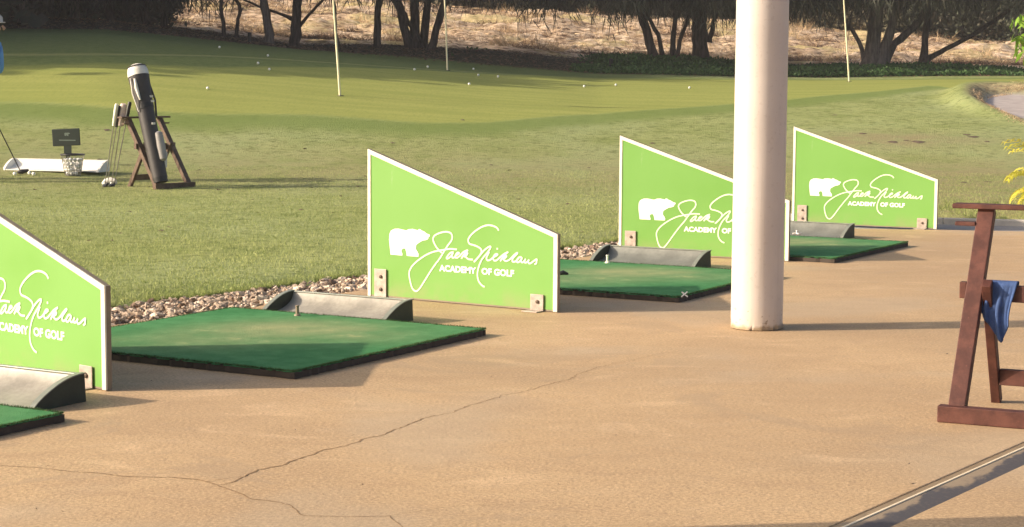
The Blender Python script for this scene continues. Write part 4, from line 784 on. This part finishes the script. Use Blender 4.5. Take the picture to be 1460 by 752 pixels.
# ---- things around the far stand
MBm = Matrix.Translation(sBloc) @ Matrix.Rotation(ub, 4, 'Z')
def local(o): o.matrix_world = MBm; return o
bag = empty('golf_bag'); bag.matrix_world = MBm; tag(bag, 'tall charcoal golf bag with a white hooded top leaning on the brown stand', 'golf bag')
A = Vector((.10, .01, .07)); B = Vector((.125, .39, 1.29)); ax = (B - A)
def bp(t, dx=0, dy=0): return A + ax * t + Vector((dx, dy, 0))
def section(t0, t1, r0, r1, nm, mat, n=7, dx=0, dy=0, ell=.85):
    m_ = MB(); P_ = [bp(t0 + (t1 - t0) * i / n, dx, dy) for i in range(n + 1)]
    m_.tube(P_, [r0 + (r1 - r0) * i / n for i in range(n + 1)], 18); return m_.obj(nm, mat, bag, True)
section(0, .04, .076, .080, 'base', M['black'], 2); section(.04, .62, .080, .088, 'body', M['bag_dark']); section(.62, .66, .094, .094, 'collar', M['black'], 2)
section(.66, .90, .091, .112, 'hood', M['bag_dark']); 
m_ = MB(); P_ = [bp(.90), bp(.94), bp(.975), bp(.995), bp(1.005)]; m_.tube(P_, [.113, .110, .095, .062, .02], 18); m_.obj('hood_top', M['bag_white'], bag, True)
m_ = MB(); m_.tube([bp(.975) + Vector((0, 0, 0)), bp(.985)], [.102, .092], 18); m_.obj('hood_piping', M['black'], bag, True)
m_ = MB(); q0 = bp(.2, .02, -.09); q1 = bp(.42, .02, -.10); m_.tube([q0 - Vector((0, 0, .02)), q0, q0.lerp(q1, .5), q1, q1 + Vector((0, 0, .02))], [.02, .042, .048, .042, .015], 14); m_.obj('side_pocket', M['bag_grey'], bag, True)
m_ = MB(); m_.tube([bp(.12, .10, .0), bp(.24, .115, .0), bp(.40, .10, .0)], [.02, .045, .02], 12); m_.obj('white_pocket', M['bag_white'], bag, True)
m_ = MB(); m_.tube([bp(.88, -.10, -.045), bp(.80, -.108, -.05), bp(.70, -.09, -.05)], [.012, .02, .01], 10); m_.obj('zip_strip', M['bag_white'], bag, True)
for t_, dx in ((.73, .03), (.69, .035), (.50, -.01)):
    m_ = MB(); c_ = bp(t_, dx, -.094 if t_ > .6 else -.088); m_.box((c_.x - .022, c_.y - .006, c_.z - .011), (c_.x + .022, c_.y + .004, c_.z + .011)); m_.obj('badge', M['bag_white'], bag, bevel=.002)
m_ = MB(); m_.tube([bp(.86, .12, 0), bp(.70, .16, 0), bp(.56, .13, 0)], .011, 8); m_.obj('carry_handle', M['black'], bag, True)
m_ = MB(); m_.tube([bp(.88, -.12, 0), bp(.75, -.135, 0), bp(.6, -.1, 0)], .006, 6); m_.obj('strap', M['bag_white'], bag, True)
def club(x, gy, hx, hy, lab, grip, head, gz_=.80, fat=0):
    t = empty('golf_club'); t.matrix_world = MBm; tag(t, lab, 'golf club', 'clubs leaning on the brown stand')
    top = Vector((x, gy, gz_ + .08)); bot = Vector((hx, hy, .03)); d = (bot - top)
    m_ = MB(); m_.tube([top + d * .25, bot], [.006, .0045], 8); m_.obj('shaft', M['chrome'], t, True)
    m_ = MB(); m_.tube([top, top + d * .02, top + d * .12, top + d * .27], [.016 + fat * .7, .021 + fat * .8, .021 + fat, .016 + fat], 12); m_.obj('grip', grip, t, True)
    m_ = MB(); m_.tube([bot + Vector((0, 0, .02)), bot, bot + Vector((-.035, -.02, -.012)), bot + Vector((-.06, -.035, -.012))], [.007, .014, .018, .009], 10); m_.obj('club_head', head, t, True)
club(-.05, .50, -.09, .66, 'club with a white grip, leftmost of those on the brown stand', M['grip_white'], M['chrome'])
club(-.005, .51, -.02, .70, 'club with a dark grip next to the white-gripped one', M['black'], M['black'], .78)
club(.035, .49, -.0, .66, 'club with a fat pale pink cover on its grip, over the brown stand', M['pink_towel'], M['chrome'], .80, fat=.018)
club(.13, .50, .02, .64, 'club with a dark grip nearest the golf bag', M['black'], M['black'], .82)
g_ = hit(157, 264); m_ = MB(); m_.tube([(-.08, 0, .02), (-.05, 0, .035), (0, .01, .04), (.05, 0, .03), (.07, 0, .01)], [.01, .03, .04, .035, .01], 10); o = m_.obj('club_cover', M['bag_white'], smooth=True); o.location = g_; tag(o, 'white head cover lying on the grass at the foot of the brown stand', 'head cover')
# white ground tray (same kind as the tee trays)
wt = make_tray(1.06, .24, .12, 'white_plastic', 'white_plastic', 'white_plastic'); a_ = hit(6, 243); b_ = hit(140, 251); dv = (b_ - a_); 
wt.location = a_; wt.rotation_euler = (0, 0, math.atan2(dv.y, dv.x)); sc = dv.xy.length / 1.06; wt.scale = (sc, 1, 1); tag(wt, 'long white tray lying on the grass behind the basket of balls', 'tray')
# basket and its balls
bk = hit(104, 251); bt = empty('ball_basket', bk, 0, 'tapering wire basket full of white balls, in front of the white tray', 'basket')
def hoop(z, r, rad, nm, mat): m_ = MB(); P_ = [(r * math.cos(k * math.pi / 12), r * math.sin(k * math.pi / 12), z) for k in range(25)]; m_.tube(P_, rad, 6, False); return m_.obj(nm, mat, bt, True)
rb, rt, hb = .085, .128, .235
def br(z): return rb + (rt - rb) * z / hb
hoop(hb, rt, .010, 'rim', M['black']); 
for z in (.006, .06, .12, .18): hoop(z, br(z), .0028, 'hoop', M['chrome'])
m_ = MB()
for k in range(22): a = k * 2 * math.pi / 22; m_.tube([(rb * math.cos(a), rb * math.sin(a), .004), (rt * math.cos(a), rt * math.sin(a), hb)], .0024, 5)
m_.obj('wires', M['chrome'], bt); m_ = MB(); m_.tube([(0, 0, .002), (0, 0, .006)], rb, 20); m_.obj('floor', M['black'], bt)
bm = bmesh.new(); bmesh.ops.create_uvsphere(bm, u_segments=16, v_segments=10, radius=.0214); bmE = bpy.data.meshes.new('golf_ball'); bm.to_mesh(bmE); bm.free(); bmE.polygons.foreach_set('use_smooth', [True] * len(bmE.polygons)); bmE.materials.append(M['ball'])
def ball(p, lab, grp): o = bpy.data.objects.new('golf_ball', bmE); COL.objects.link(o); o.location = p; return tag(o, lab, 'golf ball', grp)
r = random.Random(2)
for lay in range(5):
    z = .026 + lay * .037; rr = br(z) - .026; k = 0; nn = int(2 * math.pi * rr / .046)
    for k in range(nn):
        a = (k + .5 * (lay % 2)) * 2 * math.pi / nn
        if r.random() < .82: ball((bk.x + rr * math.cos(a), bk.y + rr * math.sin(a), bk.z + z), 'white ball inside the wire basket', 'balls in the basket')
# sign behind the basket
sp_ = hit(97, 236); sg = empty('range_sign', sp_, R(-8), 'small dark green rectangular sign on a stem behind the ball basket', 'sign')
zc = (H + ray(90, 196).z * sp_.y / ray(90, 196).y) - sp_.z
m_ = MB(); m_.box((-.17, -.008, zc - .10), (.17, .008, zc + .10)); bd = m_.obj('board', M['sign'], sg, bevel=.012); bd.rotation_euler = (0, R(-3), 0)
m_ = MB(); m_.prism([(-.045, -.006), (.045, -.006), (.045, .006), (-.045, .006)], zc - .20, zc - .095); m_.box((-.02, -.005, 0), (.02, .005, zc - .19)); m_.obj('stem', M['sign'], sg)
m_ = MB(); s_ = .16; m_.add([((x - .28) * s_ * 1.6, -.0095, (z - .31) * s_ * 1.6 + zc + .035) for x, z in BEAR], [tuple(range(len(BEAR)))]); m_.obj('emblem', M['sign_mark'], sg)
m_ = MB(); m_.box((-.10, -.0095, zc - .04), (.10, -.0085, zc - .028)); m_.obj('print_line', M['sign_mark'], sg)
# balls
GRN = 'balls lying on the putting green'
BALLS = [(296, 128, 'single ball on the sunny part of the green, right of the golf bag'), (368, 92, 'ball in the shade of the green, leftmost of three close together'), (384, 101, 'ball in the shade, lowest of three close together'), (382, 81, 'ball in the shade, highest of three close together'), (313, 69, 'ball high on the shaded collar below the thin trunks'),
 (591, 101, 'ball in the shade left of the second flagstick'), (610, 97, 'ball in the shade beside the second flagstick'), (675, 100, 'ball at the far edge of the green, right of the second flagstick'), (682, 109, 'ball just inside the sunny green below the far-edge one'), (710, 111, 'rightmost ball of the cluster right of the second flagstick'), (669, 122, 'ball nearest the camera in the cluster right of the second flagstick'), (833, 125, 'ball on the green, left one of a pair near the middle'), (878, 123, 'ball on the green, right one of a pair near the middle'), (983, 127, 'ball on the green left of the white column')]
for px, py, lab in BALLS: p = hit(px, py); p.z += .021; o = ball(p, lab, GRN)
for px, py, lab in [(21, 251, 'ball on the grass left of the club head of the golfer'), (42, 250, 'ball on the grass right of the club head, left of a touching pair'), (48, 251, 'ball on the grass right of the club head, right of a touching pair'), (33, 247, 'ball on the grass behind the club head'), (148, 264, 'ball on the grass by the foot of the brown stand')]:
    p = hit(px, py); p.z += .02; ball(p, lab, 'balls on the grass by the golfer')
# flagsticks
def flagstick(px, py, topx, lab, Yfix=None, hgt=2.1, r=.017):
    p = hit(px, py) if Yfix is None else at(px, py, Yfix)
    if Yfix: p.z = gz(p.x, p.y)
    q = at(topx, 0, p.y); d = (q - p); d = d / d.z; t = empty('flagstick', p, 0, lab, 'flagstick', 'flagsticks on the putting green')
    m_ = MB(); m_.tube([Vector((0, 0, -.05)), d * .5, d * 1.2, d * hgt], [r, r, r * .9, r * .6], 12); m_.obj('pole', M['pole'], t, True)
    cm_ = MB(); cm_.tube([(0, 0, -.06), (0, 0, .006)], .054, 20); cm_.obj('cup', M['black'], t)
    V = []; 
    for i in range(13):
        u = i / 12; V += [(d.x * (hgt - .04) + u * -.42 , .03 * math.sin(u * 9), hgt - .04 - .06 * u), (d.x * (hgt - .36) + u * -.40, .035 * math.sin(u * 8 + .6), hgt - .36 - .10 * u)]
    me_ = pyd('flag', V, [(2*i, 2*i+1, 2*i+3, 2*i+2) for i in range(12)]); fo = link('flag', me_, t, M['flag'], True); m2 = fo.modifiers.new('s', 'SOLIDIFY'); m2.thickness = .003
flagstick(485, 137, 475, 'nearest flagstick, thin cream pole leaning slightly left', hgt=1.92)
flagstick(638, 101, 634, 'flagstick at the far edge of the green, in front of the shade', hgt=2.0, r=.016); flagstick(1211, 114, 1203, 'flagstick right of the white column, in front of the many-limbed tree', 37.5, hgt=2.1)

# ================================================================ GOLFER at the left edge
def skin(name, chains, mat, parent, sub=2):
    V = []; E = []; Rr = []
    for c in chains:
        idx = []
        for p in c:
            q = p[:3]; hit_ = next((i for i, v in enumerate(V) if (Vector(v) - Vector(q)).length < 1e-4), None)
            if hit_ is None: V.append(q); Rr.append(p[3]); hit_ = len(V) - 1
            idx.append(hit_)
        E += list(zip(idx, idx[1:]))
    me_ = bpy.data.meshes.new(name); me_.from_pydata(V, E, []); o = link(name, me_, parent, None); me_.materials.append(mat)
    sk = o.modifiers.new('skin', 'SKIN'); sk.use_smooth_shade = True
    for i, s in enumerate(me_.skin_vertices[0].data):
        rr = Rr[i]; s.radius = rr if isinstance(rr, tuple) else (rr, rr); s.use_root = (i == 0)
    sb = o.modifiers.new('sub', 'SUBSURF'); sb.levels = sub; sb.render_levels = sub; return o
gp = hit(-68, 258); gp.z = gz(gp.x, gp.y)
G = empty('person', gp, 0, 'golfer in pale cap and blue shirt at the left edge, bent over the ball', 'person')
# faces +x, feet along y
pel = (0, 0, .96); chest = (.33, 0, 1.36); neck = (.44, 0, 1.50); hands = (.36, 0, .80)
sh = [(.2, s * .19, 1.40) for s in (-1, 1)]
ch_ = [[pel + (.13,), (.15, 0, 1.15, .125), chest + (.14,), neck + (.06,), (.46, 0, 1.56, .055), (.48, 0, 1.64, .085), (.49, 0, 1.69, .09)]]
for s in (-1, 1):
    ch_.append([pel + (.13,), (0, s * .1, .88, .10), (.06, s * .17, .50, .065), (.03, s * .19, .12, .045), (.02, s * .19, .06, .04), (.14, s * .21, .035, .035)])
    ch_.append([chest + (.14,), (.40, s * .17, 1.42, .065), (.45, s * .17, 1.12, .045), (.37, s * .05, .86, .032), (.38, s * .02, .81, .035)])
skin('body', ch_, M['skin'], G)
skin('shirt', [[(0, 0, .98, .15), (.15, 0, 1.15, .145), (.33, 0, 1.36, .165), (.43, 0, 1.47, .09)], [(.33, 0, 1.36, .165), (.45, -.19, 1.44, .10), (.47, -.18, 1.14, .066)], [(.33, 0, 1.36, .165), (.45, .19, 1.44, .10), (.47, .18, 1.14, .066)]], M['shirt'], G)
skin('trousers', [[(0, 0, .98, .145), (0, -.1, .86, .115), (.06, -.17, .50, .08), (.03, -.19, .10, .065)], [(0, 0, .98, .145), (0, .1, .86, .115), (.06, .17, .50, .08), (.03, .19, .10, .065)]], M['trousers'], G)
for s in (-1, 1): m_ = MB(); m_.tube([(-.06, s * .19, .04), (0, s * .19, .05), (.1, s * .205, .045), (.2, s * .22, .03)], [.03, .045, .042, .02], 12); m_.obj('shoe', M['shoe'], G, True)
m_ = MB(); m_.tube([(.475, 0, 1.72), (.48, 0, 1.775), (.485, 0, 1.81), (.49, 0, 1.82)], [.108, .098, .06, .01], 18); cp = m_.obj('cap', M['cap'], G, True)
m_ = MB(); m_.prism([(.50, -.08), (.58, -.07), (.61, 0), (.58, .07), (.50, .08)], 1.70, 1.71); m_.obj('cap_brim', M['cap'], cp)
m_ = MB(); m_.tube([(.42, 0, 1.66), (.43, 0, 1.60), (.44, 0, 1.55)], [.07, .075, .05], 14); m_.obj('hair', M['hair'], G, True)
m_ = MB(); m_.tube([(.575, 0, 1.67), (.60, 0, 1.64), (.585, 0, 1.625)], [.012, .018, .01], 8); m_.obj('nose', M['skin'], G, True)
for s in (-1, 1):
    m_ = MB(); m_.tube([(.47, s * .088, 1.64), (.475, s * .095, 1.675)], [.012, .016], 8); m_.obj('ear', M['skin'], G, True)
    for k in range(4): m_ = MB(); m_.tube([(.375, s * .03, .80 - k * .02 - (s > 0) * .05), (.41, s * .012, .795 - k * .02 - (s > 0) * .05), (.40, -s * .02, .79 - k * .02 - (s > 0) * .05)], [.009, .009, .007], 7); m_.obj('finger', M['skin'], G, True)
ch2 = hit(29, 249); gc = empty('golf_club', gp, 0, 'club held by the golfer, its thin shaft slanting down to the balls', 'golf club')
hp = ch2 - gp; top = Vector((.38, 0, .86)); m_ = MB(); m_.tube([top, hp + Vector((0, 0, .04))], [.007, .006], 8); m_.obj('shaft', M['black'], gc, True)
m_ = MB(); m_.tube([top + Vector((-.01, 0, .03)), top.lerp(hp, .28)], [.015, .011], 10); m_.obj('grip', M['black'], gc, True)
m_ = MB(); m_.tube([hp + Vector((-.03, 0, .02)), hp + Vector((.02, 0, .03)), hp + Vector((.09, .02, .045))], [.015, .028, .015], 10); m_.obj('club_head', M['black'], gc, True)

# ================================================================ PLANTS at the right edge
def leaf_mesh(name, L, W, mat, bend=.25, n=6):
    V = []; 
    for i in range(n + 1):
        u = i / n; ww = W * math.sin(math.pi * min(1, u * .92 + .06)) ** .8 / 2; V += [(u * L, -ww, -bend * L * u * u + .12 * ww), (u * L, 0, -bend * L * u * u), (u * L, ww, -bend * L * u * u + .12 * ww)]
    F = [(3*i + k, 3*i + k + 1, 3*i + k + 4, 3*i + k + 3) for i in range(n) for k in range(2)]
    me_ = pyd(name, V, F); me_.materials.append(mat); vattr(me_, 'tint', RNG.random() * np.ones(len(V))); me_.polygons.foreach_set('use_smooth', [True] * len(F)); return me_
pb = hit(1500, 309); pb.z = gz(pb.x, pb.y)
pt = empty('palm_plant', pb, 0, 'yellow-green feathery palm plant at the right edge beyond the asphalt path', 'plant')
m_ = MB()
for k in range(5): a = k * 1.26; m_.tube([(.03 * math.cos(a), .03 * math.sin(a), -.05), (.05 * math.cos(a), .05 * math.sin(a), .2)], [.016, .01], 8)
m_.obj('stem', M['frond'], pt, True)
for k in range(30):
    a = math.pi + (-1.3 + 2.6 * k / 21) + random.uniform(-.15, .15) if k < 22 else random.uniform(-1.4, 1.4); el = [1.45, .75, 1.1, .5][k % 4] + random.uniform(-.1, .1); L = [.72, .36, .5, .3][k % 4] * random.uniform(.85, 1.15); V = []; F = []; P_ = []
    for i in range(13):
        u = i / 12; e = el - 1.7 * u * u; P_.append((P_[-1] + Vector((math.cos(e) * math.cos(a), math.cos(e) * math.sin(a), math.sin(e))) * L / 12) if P_ else Vector((0, 0, .12)))
    fm = MB(); fm.tube(P_, [.006 * (1 - .7 * i / 12) for i in range(13)], 5)
    for i in range(3, 13):
        for s in (-1, 1):
            d = (P_[i] - P_[i - 1]).normalized(); sd_ = d.cross(Vector((0, 0, 1))).normalized() * s; ll = .17 * math.sin(math.pi * (i / 13) * .85 + .3)
            dr_ = (sd_ * .75 + d * .75).normalized(); t1 = P_[i] + dr_ * ll * .55 + Vector((0, 0, .015)); t2 = P_[i] + dr_ * ll + Vector((0, 0, -ll * .25)); w_ = d * .008
            fm.add([P_[i] - w_ * .4, P_[i] + w_ * .4, t1 + w_, t1 - w_, t2], [(0, 1, 2, 3), (3, 2, 4)])
    fo = fm.obj('frond', M['frond'], pt); vattr(fo.data, 'tint', np.clip(RNG.normal(.55, .3) + np.zeros(len(fo.data.vertices)), 0, 1))
# young tree with lime leaves
yt = Vector((4.15, 13.6, 0)); y_t = empty('young_tree', (yt.x, yt.y, -.05), 0, 'young tree with bright lime leaves at the upper right edge', 'tree')
yt.y = max(yt.y, 13.6); m_ = MB(); m_.tube([(0, 0, -.1), (.02, 0, .6), (0, .03, 1.2), (.03, 0, 1.9)], [.03, .024, .02, .01], 9)
tips = []
for k, (px, py, Y) in enumerate([(1451, 27, 13.4), (1458, 22, 13.6), (1452, 50, 13.3), (1459, 56, 13.5), (1455, 64, 13.6), (1464, 74, 13.4), (1470, 30, 13.7), (1480, 60, 13.5), (1490, 20, 13.3), (1500, 75, 13.7)]):
    q = at(px, py, Y) - Vector((yt.x, yt.y, -.05)); s0 = Vector((0, 0, max(.9, q.z - .35))); m_.tube([s0, s0.lerp(q, .5) + Vector((0, 0, .06)), q], [.008, .006, .003], 6); tips.append(q)
m_.obj('trunk', M['bark_grey'], y_t, True)
LM = [leaf_mesh('leaf', .085, .026, M['lime'], b) for b in (.1, .3, .5)]
for q in tips:
    for k in range(8):
        o = bpy.data.objects.new('leaf', random.choice(LM)); COL.objects.link(o); o.parent = y_t; o.location = q + Vector((random.gauss(0, .02), random.gauss(0, .02), random.gauss(0, .02))); o.rotation_euler = (random.gauss(0, .5), random.uniform(.1, 1.3), random.uniform(0, 6.28))
